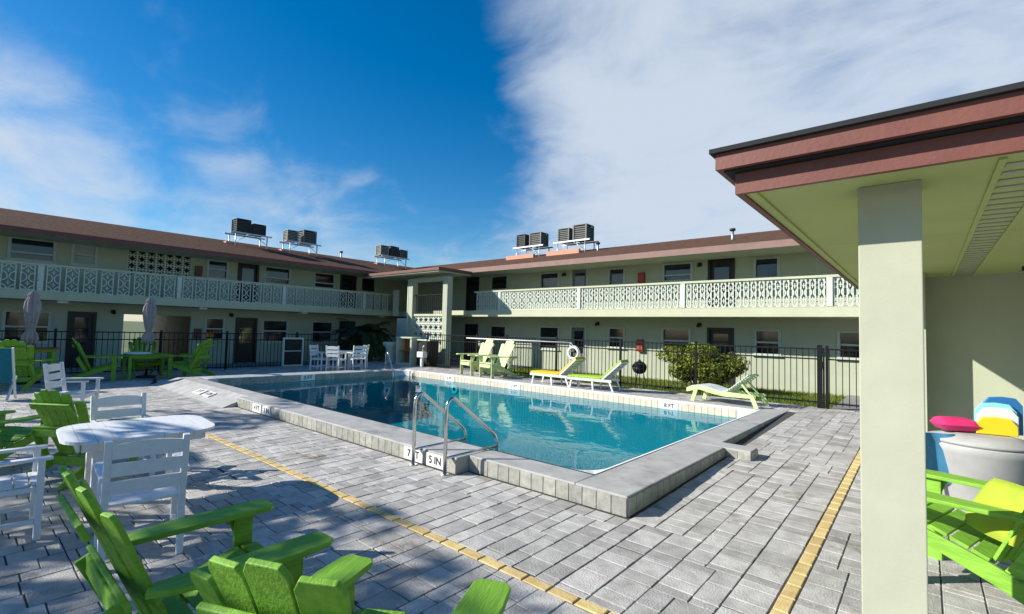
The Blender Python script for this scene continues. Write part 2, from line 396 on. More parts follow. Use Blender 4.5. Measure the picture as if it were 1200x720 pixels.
def slab(x0, x1, y0, y1, e=0.):
    za, zb = CTOP(y0) + e, CTOP(y1) + e
    b.add([(x, y, -.05) for (x, y) in ((x0, y0), (x1, y0), (x1, y1), (x0, y1))] + [(x0, y0, za), (x1, y0, za), (x1, y1, zb), (x0, y1, zb)], [(3, 2, 1, 0), (4, 5, 6, 7), (0, 1, 5, 4), (1, 2, 6, 5), (2, 3, 7, 6), (3, 0, 4, 7)])
slab(-11.4, -4.45, 4.22, 4.85); slab(-4.448, -2.85, 4.44, 4.85, -.003); slab(-16.5, -11.402, 4.44, 4.85, -.002)
slab(-2.848, -2.24, 4.442, 7.48); slab(-2.85, -1.88, 7.482, 7.83, .002); slab(-2.848, -2.38, 7.832, 12.56, -.002)
slab(-16.5, -2.85, 12.15, 12.56, -.001); slab(-16.5, -16.1, 4.852, 12.148, -.003)
pchild(b, 'curb', 'curb_top', bevel=.012)
b = MB(); b.add([(-16.9, 3.9, -.005), (-11.4, 3.9, -.005), (-11.4, 4.45, CT - .006), (-16.5, 4.45, CT - .006), (-11.4, 4.45, -.02)], [(0, 1, 2, 3), (1, 4, 2)])
pchild(b, 'curb_ramp', 'curb_top')
tm = {}
def tiles(a, bb, z0, z1, m, w=.165, nrm=(0, -1)):
    """row of tiles from a to bb (xy), facing nrm"""
    A = Vector((*a, 0)); D = Vector((*bb, 0)) - A; L = D.length; k = max(1, round(L / w)); w = L / k
    key = (round(w, 3), round(z1 - z0, 3), m)
    if key not in tm: tm[key] = MB().box(-w / 2 + .006, w / 2 - .006, -.012, .01, 0, z1 - z0).mesh('tile', m)
    for i in range(k):
        p = A + D * ((i + .5) / k)
        zb, zt = (z0 + DZ(p.y), CTOP(p.y) - .022) if z0 > 0 else (z0, CTOP(p.y) - .04)
        link('tile', tm[key], pool, (p.x + 9.4, p.y - 8.5, zb), (0, 0, math.atan2(nrm[1], nrm[0]) + PI / 2), scale=(1, 1, (zt - zb) / (z1 - z0)))
    g = MB(); t = Vector((-nrm[1], nrm[0], 0)); nn = Vector((*nrm, 0))
    p0, p1 = A + nn * .004, A + D + nn * .004
    g.add([(p0.x, p0.y, z0), (p1.x, p1.y, z0), (p1.x, p1.y, CTOP(p1.y) - .024 if z0 > 0 else CTOP(p1.y) - .042), (p0.x, p0.y, CTOP(p0.y) - .024 if z0 > 0 else CTOP(p0.y) - .042)], [(0, 1, 2, 3)])
    pchild(g, 'grout', 'grout')
tiles((-11.4, 4.22), (-4.45, 4.22), .002, .178, 'tile_grey')
tiles((-4.45, 4.44), (-2.24, 4.44), .002, .175, 'tile_grey')
tiles((-2.24, 4.45), (-2.24, 7.47), .002, .178, 'tile_grey', nrm=(1, 0))
tiles((-2.23, 7.482), (-1.88, 7.482), .002, .178, 'tile_grey')
tiles((-1.88, 7.49), (-1.88, 7.82), .002, .178, 'tile_grey', nrm=(1, 0))
tiles((-2.38, 7.85), (-2.38, 12.55), .002, .178, 'tile_grey', nrm=(1, 0))
tiles((-15.6, 12.046), (-3.35, 12.046), -.11, .16, 'tile_pink', .16)
tiles((-15.996, 5.35), (-15.996, 11.65), -.11, .16, 'tile_grey', .16, nrm=(1, 0))
def text_mesh(s, size, m, depth=.002):
    c = bpy.data.curves.new('t', 'FONT'); c.body = s; c.size = size; c.align_x = 'CENTER'; c.align_y = 'CENTER'; c.extrude = depth; c.offset = size * .02
    o = bpy.data.objects.new('t', c); COL.objects.link(o)
    me = bpy.data.meshes.new_from_object(o.evaluated_get(bpy.context.evaluated_depsgraph_get()))
    bpy.data.objects.remove(o); me.materials.clear(); me.materials.append(M[m]); return me
def marker(s, p, w, h, rz, tilt=PI / 2):
    o = thing('d', '', '')
    bpy.data.objects.remove(o)
    t = link('depth_marker', MB().box(-w / 2, w / 2, -h / 2, h / 2, -.01, .008).mesh('depth_marker', 'marker_white'), pool, (p[0] + 9.4, p[1] - 8.5, p[2]), (tilt, 0, rz))
    link('lettering', text_mesh(s, h * .82, 'marker_black'), t, (0, -.0 * h, .0095))
marker('7 FT', (-5.28, 4.205, .095), .40, .165, 0); marker('5 IN', (-4.83, 4.205, .095), .34, .165, 0)
marker('4 FT', (-10.35, 4.205, .095), .40, .165, 0); marker('3 IN', (-9.9, 4.205, .095), .34, .165, 0)
marker('8 FT', (-4.95, 12.03, .0), .46, .17, 0); marker('7 FT', (-10.1, 12.03, .0), .5, .17, 0); marker('5 FT', (-13.2, 12.03, .0), .5, .17, 0)
marker('3 FT', (-15.98, 8.1, .03), .5, .2, PI / 2)
marker('3 FT', (-13.6, 4.16, .108), .5, .2, 0, math.atan2(.2, .55))
marker('6 IN', (-12.95, 4.16, .108), .4, .2, 0, math.atan2(.2, .55))
b = MB(); b.add([(x, y, -.085) for x, y in rrect(-.003)], [tuple(range(n))])
tag(b.build('water', 'water'), kind='structure')
# underwater fittings on the pool walls
def inlet(p, rz, label):
    o = thing('pool_light', label, 'light', p, rz, 'round underwater pool lights')
    ring = MB(); k = 20
    for r0, r1, y0, y1, in ((.07, .17, -.03, -.03), (.17, .17, -.03, .0)):
        q = len(ring.v)
        for i in range(k):
            a = 2 * PI * i / k; ring.v += [(r0 * math.cos(a), y0, r0 * math.sin(a)), (r1 * math.cos(a), y1, r1 * math.sin(a))]
        for i in range(k): ring.f.append((q + 2 * i, q + 2 * i + 1, q + 2 * ((i + 1) % k) + 1, q + 2 * ((i + 1) % k)))
    ring.build('trim_ring', 'marker_white', o)
    l = MB(); l.add([(.075 * math.cos(2 * PI * i / k), -.022, .075 * math.sin(2 * PI * i / k)) for i in range(k)], [tuple(range(k))]); l.build('lens', 'glass_dark', o)
inlet((PX0 + .002, 9.29, -.62), PI / 2, 'round white underwater light across from the white dining set')
inlet((PX0 + .002, 11.3, -.66), PI / 2, 'round white underwater light near the far pool handrail')
inlet((-12.92, PY1 - .002, -.35), 0, 'round white underwater light below the pale green chairs')
# hand rails
def handrail(x, label):
    o = thing('pool_handrail', label, 'handrail', (x, 4.1, 0), 0, 'steel entry handrails')
    pts = [(0, 0, 0), (0, 0, .80)] + [(0, .10 - .10 * math.cos(a), .80 + .13 * math.sin(a)) for a in [PI * k / 12 for k in range(1, 9)]]
    pts += [(0, .82, .42), (0, .90, .355), (0, .95, .27), (0, .955, -.5)]
    MB().tube(pts, .024, 12).build('rail', 'steel', o)
    MB().tube([(0, .0, .20), (0, .955, .20)], .019, 10).build('cross_bar', 'steel', o)
    MB().tube([(0, 0, 0), (0, 0, .012)], .055, 16).build('base_flange', 'steel', o)
handrail(-5.15, 'polished steel entry handrail beside the 7 FT tile, standing away from the pool corner')
handrail(-4.53, 'polished steel entry handrail at the curb step, beside the 5 IN tile')
o = thing('pool_handrail', 'bent steel handrail at the shallow far corner of the pool', 'handrail', (-16.3, 11.3, .19))
for dx in (0, .0):
    pass
MB().tube([(.65, .05, -.9), (.62, .05, -.1), (.30, .05, .55), (.22, .05, .62), (.14, .05, .62), (.1, .05, .55), (.1, .05, 0)], .022, 10).build('rail', 'steel', o)
MB().tube([(.1, .05, 0), (.1, .05, .012)], .05, 12).build('base_flange', 'steel', o)
# ------------------------------------------------------------ building parts
def tracery(w, h, circles, r, t=.028, d=.05, frame=.03, seg=10):
    """cast panel: frame plus ring strips, clipped to the panel"""
    b = MB(); hw = w / 2
    for a in ((-hw, -hw + frame, 0, h), (hw - frame, hw, 0, h), (-hw + frame, hw - frame, 0, frame), (-hw + frame, hw - frame, h - frame, h)):
        b.box(a[0], a[1], -d / 2, d / 2, a[2], a[3])
    for (cx_, cz, a0, a1) in circles:
        k = max(2, int(seg * (a1 - a0) / 180)); q = len(b.v); dd = d / 2 - .004
        for i in range(k + 1):
            a = math.radians(a0 + (a1 - a0) * i / k)
            for rr in (r - t / 2, r + t / 2):
                for yy in (-dd, dd): b.v.append((cx_ + rr * math.cos(a), yy, cz + rr * math.sin(a)))
        for i in range(k):
            e = q + 4 * i
            for (p0, p1) in ((0, 2), (2, 3), (3, 1), (1, 0)): b.f.append((e + p0, e + p1, e + 4 + p1, e + 4 + p0))
    return b
PW, PHt = .355, .84
hw = PW / 2
panel_b = tracery(PW, PHt, [(-hw, PHt / 2, -78, 78), (hw, PHt / 2, 102, 258), (-hw, 0, 8, 82), (hw, 0, 98, 172), (-hw, PHt, -82, -8), (hw, PHt, 188, 262)], .155, .030)
for sz in (.213, PHt - .213):
    panel_b.box(-.012, .012, -.018, .018, sz - .075, sz + .075).box(-.06, .06, -.016, .016, sz - .012, sz + .012)
panel_me = panel_b.mesh('railing_panel', 'rail_white')
def block_mesh(s):
    h = s / 2
    b = tracery(s, s, [(-h, 0, 5, 85), (h, 0, 95, 175), (-h, s, -85, -5), (h, s, 185, 265)], s * .40, s * .10, .09, s * .08, 8)
    return b
breeze_me = {s: block_mesh(s).mesh('breeze_block', 'rail_white') for s in (.30, .35)}
def grid_wall(b, x0, x1, z0, z1, holes, y=0., depth=.16):
    xs = sorted({x0, x1, *[h[0] for h in holes], *[h[1] for h in holes]}); zs = sorted({z0, z1, *[h[2] for h in holes], *[h[3] for h in holes]})
    for i in range(len(xs) - 1):
        for j in range(len(zs) - 1):
            cx_, cz = (xs[i] + xs[i + 1]) / 2, (zs[j] + zs[j + 1]) / 2
            if any(h[0] < cx_ < h[1] and h[2] < cz < h[3] for h in holes): continue
            b.add([(xs[i], y, zs[j]), (xs[i + 1], y, zs[j]), (xs[i + 1], y, zs[j + 1]), (xs[i], y, zs[j + 1])], [(3, 2, 1, 0)])
    for (a, c, e, f) in holes:
        for q in (((a, e), (c, e)), ((c, e), (c, f)), ((c, f), (a, f)), ((a, f), (a, e))):
            (p, r), (s_, t) = q
            b.add([(p, y, r), (s_, y, t), (s_, y - depth, t), (p, y - depth, r)], [(0, 1, 2, 3)])
def window(par, a, c, e, f, style):
    """child window of a wing: frame, panes; local x a..c, z e..f, wall face y=0"""
    fr = MB(); t = .055
    fr.box(a - .03, a + t, -.10, .035, e, f).box(c - t, c + .03, -.10, .035, e, f).box(a + t, c - t, -.10, .035, f - t, f + .0).box(a + t, c - t, -.10, .033, e, e + t)
    zm = e + (f - e) * (.34 if style == 'low' else .5)
    if style != 'plain': fr.box(a + t, c - t, -.09, .015, zm - .03, zm + .03)
    o = fr.build('window', 'frame_grey', par)
    MB().box(a - .07, c + .07, -.02, .075, e - .05, e - .002).build('sill', 'trim_paint', o)
    if style == 'plain':
        MB().box(a + t, c - t, -.075, -.065, e + t, f - t).build('pane', 'glass_dark', o)
    elif style == 'slat':
        k = 5
        for i in range(k):
            z = e + t + (f - e - 2 * t) * (i + .5) / k
            MB().bar((a + t, -.04, z), (c - t, -.04, z), .012, .14, (0, .5, 1)).build('slat', 'frame_grey', o)
    else:
        MB().box(a + t, c - t, -.075, -.065, e + t, zm - .03).build('pane', 'glass_dark', o)
        MB().box(a + t, c - t, -.055, -.045, zm + .03, f - t).build('pane', 'glass_dark', o)
    return o
def door(par, a, c, e, f, m='door_dark', glass=True):
    fr = MB(); t = .07
    fr.box(a - .02, a + t, -.1, .03, e, f).box(c - t, c + .02, -.1, .03, e, f).box(a + t, c - t, -.1, .03, f - t, f)
    fr.build('door_frame', 'frame_grey' if m != 'door_dark' else 'door_dark', par)
    o = MB().box(a + t, c - t, -.11, -.06, e + .01, f - t).build('door', m, par)
    if glass: MB().box(a + t + .12, c - t - .12, -.062, -.052, e + .9, f - t - .15).build('pane', 'glass_dark', o)
    MB().tube([(c - t - .06, -.05, e + .95), (c - t - .06, -.01, e + .95), (c - t - .14, -.005, e + .95)], .012, 8).build('handle', 'steel', o)
def wing(label, loc, rz, x0, x1, rail, wins, doors, boxes, lamps, shade_w, passage=None, screen=None):
    w = thing('apartment_wing', label, 'building', loc, rz)
    holes = [tuple(h[:4]) for h in wins] + [tuple(d[:4]) for d in doors]
    if passage: holes.append(passage)
    if screen: holes.append(screen)
    b = MB(); grid_wall(b, x0, x1, -.05, 4.72, holes)
    b.build('wall', 'stucco', w)
    back = MB(); back.box(x0, x1, -7.0, -6.8, -.05, 4.72) if not passage else back.box(x0, passage[0], -7, -6.8, -.05, 4.72).box(passage[1], x1, -7, -6.8, -.05, 4.72).box(passage[0], passage[1], -7, -6.8, 2.4, 4.72)
    back.build('rear_wall', 'stucco', w)
    for (a, c, e, f, st) in wins: window(w, a, c, e, f, st)
    for d in doors: door(w, *d)
    for (x, z, h, m) in boxes: MB().box(x - .13, x + .13, .002, .14, z, z + h).build('extinguisher_box', m, w, bevel=.01)
    for (x, z) in lamps:
        MB().box(x - .07, x + .07, .002, .05, z - .07, z + .07).tube([(x, .05, z), (x, .16, z - .02), (x, .19, z - .08)], [.04, .05, .06], 8).build('wall_lamp', 'black_plastic', w, smooth=False)
    # walkway slab, soffit, rail
    MB().box(x0, x1, .002, 1.5, 2.44, 2.72).build('walkway_slab', 'slab_paint', w)
    r0, r1 = rail
    MB().box(r0, r1, 1.39, 1.52, 3.58, 3.655).build('rail_cap', 'slab_paint', w, bevel=.008)
    MB().box(r0, r1, 1.41, 1.505, 2.722, 2.742).build('rail_base', 'slab_paint', w)
    posts = shade_w
    for px_ in posts: MB().box(px_ - .075, px_ + .075, 1.40, 1.515, 2.742, 3.58).build('rail_post', 'rail_white', w)
    ends = [r0] + list(posts) + [r1]
    for i in range(len(ends) - 1):
        a, c = ends[i] + .08, ends[i + 1] - .08; k = max(1, round((c - a) / .455)); st = (c - a) / k
        if c - a < .4: continue
        for j in range(k): link('railing_panel', panel_me, w, (a + (j + .5) * st, 1.455, 2.742))
    return w
def flip(l): return [(-q[1], -q[0], *q[2:]) for q in l]
# left wing: wall X=-24 facing +X, local x = -Y
Lw = flip([(1.27, 2.44, 3.83, 4.62, 'low'), (2.9, 3.6, 3.85, 4.62, 'slat'), (7.35, 8.17, 3.78, 4.60, 'mid'), (9.78, 11.0, 3.78, 4.60, 'low'), (12.25, 13.39, 3.78, 4.58, 'low'), (14.99, 15.93, 3.78, 4.6, 'plain'),
           (1.27, 2.44, .95, 2.06, 'mid'), (7.38, 8.15, 1.05, 2.04, 'mid'), (9.8, 11.0, .96, 2.03, 'mid'), (12.24, 13.4, .92, 2.03, 'mid'), (-2.6, -1.4, 3.83, 4.62, 'low'), (-2.6, -1.4, .95, 2.06, 'mid')])
Ld = flip([(8.61, 9.5, 2.73, 4.66, 'door_dark'), (13.74, 14.67, 2.73, 4.66, 'door_dark'), (2.92, 3.70, 0, 2.1, 'door_dark'), (8.63, 9.55, 0, 2.09, 'door_dark'), (13.8, 14.7, 0, 2.09, 'door_dark')])
wl = wing('shaded two storey green wing with an upstairs breeze block screen and ground floor passage', (-24, 0, 0), -PI / 2, -18.0, 9.0, (-15.95, 9.0), Lw, Ld,
          [(-7.0, 3.82, .44, 'brown_box'), (-7.1, 1.1, .45, 'brown_box')], [(-4.2, 2.15), (-8.4, 2.2)], [-14.3, -10.09, -5.95, -1.98, 2.2, 6.4], passage=(-6.84, -4.54, -.05, 2.06), screen=(-6.74, -4.54, 3.60, 4.72))
scr = MB().box(-6.74, -4.54, -.155, -.15, 3.6, 4.72).build('breeze_screen', 'interior', wl)
for i in range(7):
    for j in range(4):
        z = 3.6 + j * .28
        link('breeze_block', breeze_me[.30], scr, (-6.74 + (i + .5) * 2.2 / 7, -.06, z), scale=(2.2 / 7 / .3, 1, .28 / .3))
# passage through the wing
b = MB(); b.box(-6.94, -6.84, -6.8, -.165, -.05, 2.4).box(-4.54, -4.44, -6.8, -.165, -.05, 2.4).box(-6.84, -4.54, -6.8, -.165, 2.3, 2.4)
b.build('passage_wall', 'door_dark', wl)  # interior shade of the passage is put into the dark wall colour
MB().box(-5.75, -4.54, -6.78, -6.6, -.05, 2.3).build('passage_shade_panel', 'door_dark', wl)  # added dark panel, keeps the bright exterior out of the passage
for i, yy in enumerate((-15.6, -11.2, -6.9, -2.6)):
    MB().box(yy - .14, yy + .14, 1.0, 1.28, 2.36, 2.438).build('ceiling_lamp', 'marker_white', wl)
# right wing: wall Y=18 facing -Y, local x = -X
Rw = flip([(-16.86, -15.7, 3.84, 4.57, 'plain'), (-13.69, -12.61, 3.80, 4.54, 'plain'), (-10.08, -9.33, 3.80, 4.52, 'plain'), (-7.70, -6.57, 3.84, 4.55, 'low'), (-4.43, -3.66, 3.80, 4.52, 'plain'), (-2.0, -1.1, 3.8, 4.52, 'mid'), (1.0, 2.2, 3.8, 4.52, 'mid'),
           (-16.83, -15.73, 1.3, 2.04, 'plain'), (-13.66, -12.55, 1.0, 2.04, 'mid'), (-10.04, -9.3, 1.2, 2.05, 'mid'), (-7.71, -6.62, 1.1, 2.06, 'mid'), (-4.41, -3.63, 1.2, 2.06, 'mid'), (-2.03, -1.2, 1.2, 2.06, 'mid'), (1.0, 2.2, 1.2, 2.06, 'mid')])
Rd = flip([(-11.97, -11.09, 2.73, 4.64, 'door_grey'), (-5.97, -5.08, 2.73, 4.64, 'door_dark'), (-18.6, -17.7, 2.73, 4.6, 'door_dark'), (-18.6, -17.7, 0, 2.1, 'door_dark'), (-11.95, -11.12, 0, 2.09, 'door_grey'), (-5.99, -5.1, 0, 2.1, 'door_dark')])
wr = wing('two storey pale green wing in sunlight behind the lawn and black fence', (0, 18, 0), PI, -9.0, 24.0, (-9.0, 16.5), Rw, Rd,
          [(8.56, 3.84, .41, 'red_box'), (8.58, 1.11, .48, 'red_box')], [(10.55, 2.2), (6.28, 2.2), (6.28, 4.42), (12.3, 4.4)], [14.88, 10.58, 6.34, 2.06, -2.2, -6.5])
# roofs
EZ, RZ = 4.76, 6.02
def roof(par, pts, loc_inv, name, m):
    b = MB()
    for q in pts: b.add(q, [tuple(range(len(q)))])
    o = b.build(name, m, None); o.parent = par; o.matrix_parent_inverse = par.matrix_world.inverted(); return o
bpy.context.view_layer.update()
LXE, RYE = -22.25, 16.25
roof(wl, [[(LXE, -9, EZ), (LXE, RYE, EZ), (-27, 21, RZ), (-27, -9, RZ)], [(-31.7, 25.7, EZ), (-31.7, -9, EZ), (-27, -9, RZ), (-27, 21, RZ)], [(LXE, -9, EZ), (-27, -9, RZ), (-31.7, -9, EZ)]], None, 'roof', 'shingle')
roof(wr, [[(LXE, RYE, EZ), (9, RYE, EZ), (9, 21, RZ), (-27, 21, RZ)], [(9, 25.7, EZ), (-31.7, 25.7, EZ), (-27, 21, RZ), (9, 21, RZ)], [(9, RYE, EZ), (9, 25.7, EZ), (9, 21, RZ)]], None, 'roof', 'shingle')
# fascias and soffits in local coordinates (outward y)
MB().box(-16.2, 9, 1.75, 1.78, 4.585, 4.755).build('fascia', 'fascia_brown', wl)
MB().box(-18, 9, -.0, 1.749, 4.60, 4.63).build('soffit', 'stucco', wl)
MB().box(-9, 22.2, 1.75, 1.78, 4.54, 4.755).build('fascia', 'fascia_tan', wr)
MB().box(-9, 22.2, .0, 1.749, 4.58, 4.61).build('soffit', 'stucco', wr)
# ------------------------------------------------------------ stair tower in the corner
tw = thing('stair_tower', 'open corner stair tower with green posts and a breeze block panel', 'stair tower', (-18, 15, 0))
for x in (-1.30, 1.24): MB().box(x - .16, x + .16, -.16, .16, -.02, 4.24).build('post', 'stucco', tw, bevel=.01)
MB().box(-1.14, 1.08, -.12, .12, 4.05, 4.24).build('beam', 'stucco', tw)
MB().tube([(-1.53, -.12, 0), (-1.53, -.12, 4.2)], .045, 10).build('downpipe', 'trim_paint', tw)
MB().box(-1.14, 1.08, -.10, .10, -.02, .99).build('base_wall', 'stucco', tw)
bp_ = MB().box(-1.14, 1.08, -.09, .09, 2.40, 2.50).build('panel_beam', 'slab_paint', tw)
for i in range(6):
    for j in range(4): link('breeze_block', breeze_me[.35], tw, (-1.14 + (i + .5) * .37, 0, .99 + j * .3525), scale=(.37 / .35, 1, .3525 / .35))
MB().box(-4.35, 1.55, -.85, 1.3, 4.43, 4.56).build('roof', 'fascia_brown', tw, bevel=.01)
MB().box(-4.3, 1.5, -.80, 1.25, 4.38, 4.428).build('soffit', 'stucco', tw)
MB().box(-4.33, 1.53, -.83, 1.28, 4.562, 4.58).build('roof_sheet', 'shingle', tw)
MB().box(-1.14, 1.08, 1.2, 1.5, 2.5, 2.72).build('landing', 'slab_paint', tw)
pk = MB().box(-.009, .009, -.009, .009, 0, .9).mesh('baluster', 'iron_black')
for i in range(16): link('baluster', pk, tw, (-1.05 + i * .135, .02, 2.5))
MB().box(-1.14, 1.08, -.0, .04, 3.4, 3.44).build('baluster_rail', 'iron_black', tw)
for i in range(13):  # stair flight rising behind the panel
    MB().box(1.0 - i * .17 - .3, 1.0 - i * .17, .45, 1.15, .17 + i * .185, .21 + i * .185).build('stair_tread', 'concrete', tw)
MB().bar((1.05, .42, .02), (-1.25, .42, 2.5), .04, .22, (0, 0, 1)).build('stair_stringer', 'slab_paint', tw)
MB().box(-2.9, -1.6, .25, .30, .9, 2.3).build('side_screen', 'rail_white', tw)
MB().box(-4.2, -3.95, .9, 1.1, 2.44, 3.85).build('end_pier', 'rail_white', tw)
# ------------------------------------------------------------ air conditioners on roof stands
def louver_unit(m1, m2, w=.72, d=.72, h=.66):
    me = {}
    b = MB().box(-w / 2 + .03, w / 2 - .03, -d / 2 + .03, d / 2 - .03, .02, h - .04); me['core'] = b.mesh('coil', m2)
    b = MB()
    for sx_ in (-1, 1):
        for sy in (-1, 1): b.box(sx_ * w / 2 - .035, sx_ * w / 2 + .035, sy * d / 2 - .035, sy * d / 2 + .035, 0, h)
    b.box(-w / 2, w / 2, -d / 2, d / 2, 0, .05).box(-w / 2 - .02, w / 2 + .02, -d / 2 - .02, d / 2 + .02, h, h + .03)
    me['case'] = b.mesh('casing', m1)
    b = MB(); 
    b.box(-w / 2 - .008, w / 2 + .008, -d / 2 - .008, d / 2 + .008, 0, .028); me['lou'] = b.mesh('louver', m1)
    b = MB()
    for k in range(14):
        a0, a1 = 2 * PI * k / 14, 2 * PI * (k + .5) / 14; b.bar((0, 0, h + .035), (.26 * math.cos(a0), .26 * math.sin(a0), h + .035), .012, .012)
    me['fan'] = b.mesh('fan_grille', 'ac_dark')
    return me
ACM = {k: louver_unit(*v) for k, v in dict(dark=('ac_dark', 'ac_dark'), grey=('ac_grey', 'ac_dark'), pale=('ac_pale', 'ac_dark')).items()}
def ac_unit(p, kind, label, s=(1, 1, 1), rz=0.):
    s = (s[0] * .86, s[1] * .86, s[2])
    o = thing('air_conditioner', label, 'air conditioner', p, rz, 'rooftop air conditioners'); me = ACM[kind]
    link('coil', me['core'], o, scale=s); link('casing', me['case'], o, scale=s)
    for i in range(6): link('louver', me['lou'], o, (0, 0, (.09 + i * .092) * s[2]), scale=s)
    link('fan_grille', me['fan'], o, scale=s)
def ac_stand(cx_, cy_, L, along, zr, zt, label, curb=None):
    o = thing('roof_stand', label, 'stand', (cx_, cy_, zr), 0 if along == 'x' else PI / 2, 'metal stands on the roofs')
    h = zt - zr; D = .42
    for sy in (-1, 1): MB().box(-L / 2, L / 2, sy * D - .03, sy * D + .03, h - .07, h - .002).build('beam', 'galv', o)
    for sx_ in (-1, 1):
        for sy in (-1, 1):
            MB().tube([(sx_ * L * .38, sy * D, -.35), (sx_ * L * .38, sy * D, h - .07)], .028, 8).build('leg', 'galv', o)
    MB().tube([(-L * .38, -D, h * .2), (-L * .05, -D, h - .07)], .014, 6).build('brace', 'galv', o)
    MB().tube([(L * .38, -D, h * .2), (L * .05, -D, h - .07)], .014, 6).build('brace', 'galv', o)
    if curb: MB().box(*curb).build('roof_curb', 'salmon', o)
ac_stand(-26, 9.72, 1.95, 'y', 5.72, 6.32, 'metal stand carrying the dark air conditioners above the shaded wing doors', (-1.05, -.75, -.1, .75, -.35, .12))
ac_unit((-26, 9.36, 6.32), 'dark', 'taller black air conditioner on the stand over the shaded wing'); ac_unit((-26, 10.13, 6.32), 'dark', 'shorter black air conditioner on the stand over the shaded wing', (.9, .9, .82))
ac_stand(-26, 12.4, 1.95, 'y', 5.72, 6.30, 'metal stand carrying two weathered air conditioners, next to the black pair', (-1.05, -.75, -.1, .75, -.35, .12))
ac_unit((-26, 11.85, 6.30), 'pale', 'smaller weathered tan air conditioner beside a larger grey one', (.78, .9, .86)); ac_unit((-26, 12.75, 6.30), 'grey', 'larger grey air conditioner beside a smaller tan one', (1.1, 1.1, 1.05))
ac_stand(-26, 18.4, 2.1, 'y', 5.72, 6.32, 'metal stand with three air conditioners above the roof corner', (-1.15, -.8, -.1, .75, -.35, .12))
ac_unit((-26, 17.65, 6.32), 'pale', 'tan open sided air conditioner, first of three at the roof corner', (.8, .9, .92)); ac_unit((-26, 18.38, 6.32), 'dark', 'black air conditioner in the middle of three at the roof corner', (.95, .95, .98)); ac_unit((-26, 19.15, 6.32), 'grey', 'small grey air conditioner, last of three at the roof corner', (.68, .9, .82))
ac_stand(-15.75, 20, 2.0, 'x', 5.66, 6.26, 'metal stand on a salmon curb, closer to the stair tower', (-1.30, .55, -.65, -.5, -.35, .12))
ac_unit((-16.33, 20, 6.26), 'dark', 'narrow dark air conditioner on the stand closer to the stair tower', (.85, .95, 1.0)); ac_unit((-15.35, 20, 6.26), 'grey', 'wide grey air conditioner on the stand closer to the stair tower', (1.12, 1.0, 1.0))
ac_stand(-13.05, 20, 2.1, 'x', 5.66, 6.28, 'metal stand on a salmon curb, farther from the stair tower', (-1.32, .60, -.65, -.5, -.35, .14))
ac_unit((-13.58, 20, 6.28), 'grey', 'grey air conditioner with dented casing on the stand farther from the stair tower', (1.0, 1.0, .98)); ac_unit((-12.62, 20, 6.28), 'grey', 'tallest grey air conditioner, at the open end of its roof stand', (1.15, 1.05, 1.1))
for p, l in (((-26.6, 15.2, 5.85), 'thin vent pipe on the shaded wing roof'), ((-11.5, 19.5, 5.55), 'short vent pipe on the sunny wing roof beside the stands'), ((-5.2, 18.2, 5.22), 'pale vent pipe low on the sunny wing roof')):
    o = thing('vent_pipe', l, 'vent pipe', p); MB().tube([(0, 0, -.2), (0, 0, .4)], .05, 10).build('pipe', 'galv', o); MB().tube([(0, 0, .38), (0, 0, .46)], [.1, .1], 10).build('cap', 'ac_dark', o)
# ------------------------------------------------------------ iron fences
pick_me = MB().box(-.008, .008, -.008, .008, .08, 1.44).mesh('picket', 'iron_black')
def fence(name, label, loc, rz, L, posts, step=.125, H_=1.46):
    o = thing(name, label, 'fence', loc, rz, lift=loc[1] > 5)
    for z in (.12, 1.16, 1.40): MB().box(0, L, -.016, .016, z, z + .034).build('rail', 'iron_black', o)
    for p in posts: MB().box(p - .03, p + .03, -.03, .03, -.02, H_ + .05).build('post', 'iron_black', o)
    k = int(L / step)
    for i in range(k): link('picket', pick_me, o, ((i + .5) * L / k, 0, 0))
    return o
f1 = fence('picket_fence', 'black iron picket fence between the pool deck and lawn', (-16.6, 13.78, 0), 0, 14.64, [0, 3.05, 4.6, 6.9, 9.35, 11.7], .13)
f2 = fence('picket_fence', 'short run of black iron fence ending behind the pavilion post', (-1.80, 13.78, 0), 0, 5.0, [0.02, 2.5, 4.98], .13)
MB().box(-14.82 + 16.6, 0, 0, 0, 0, 0) if False else None
o = thing('gate_post', 'thick black double gate post between two runs of fence', 'gate post', (-1.93, 13.78, 0), lift=True)
MB().box(-.05, .05, -.05, .05, -.02, 1.52, .0).build('post', 'iron_black', o); MB().box(.065, .10, -.03, .03, -.02, 1.45).build('gate_stile', 'iron_black', o); MB().box(-.03, .09, -.07, -.052, .95, 1.12).build('latch', 'iron_black', o)
f3 = fence('picket_fence', 'black iron picket fence along the shaded wing', (-20.25, -3.2, 0), PI / 2, 16.4, [0, 2.7, 5.4, 8.1, 10.2, 12.9, 16.4], .14)
# ------------------------------------------------------------ pavilion with post
pv = thing('pavilion', 'flat roofed pavilion with brown fascia, green soffit and square post', 'pavilion', (0, 3.2, 0))
def pvb(name, m, x0, x1, y0, y1, z0, z1, **k): return MB().box(x0, x1, y0 - 3.2, y1 - 3.2, z0, z1).build(name, m, pv, **k)
X1, Y1 = 5.2, 10.6
pvb('post', 'stucco_cream', -.30, 0, 3.60, 3.90, 0, 2.735, bevel=.006)
pvb('post', 'stucco_cream', 4.3, 4.6, 3.60, 3.90, 0, 2.735, bevel=.006)
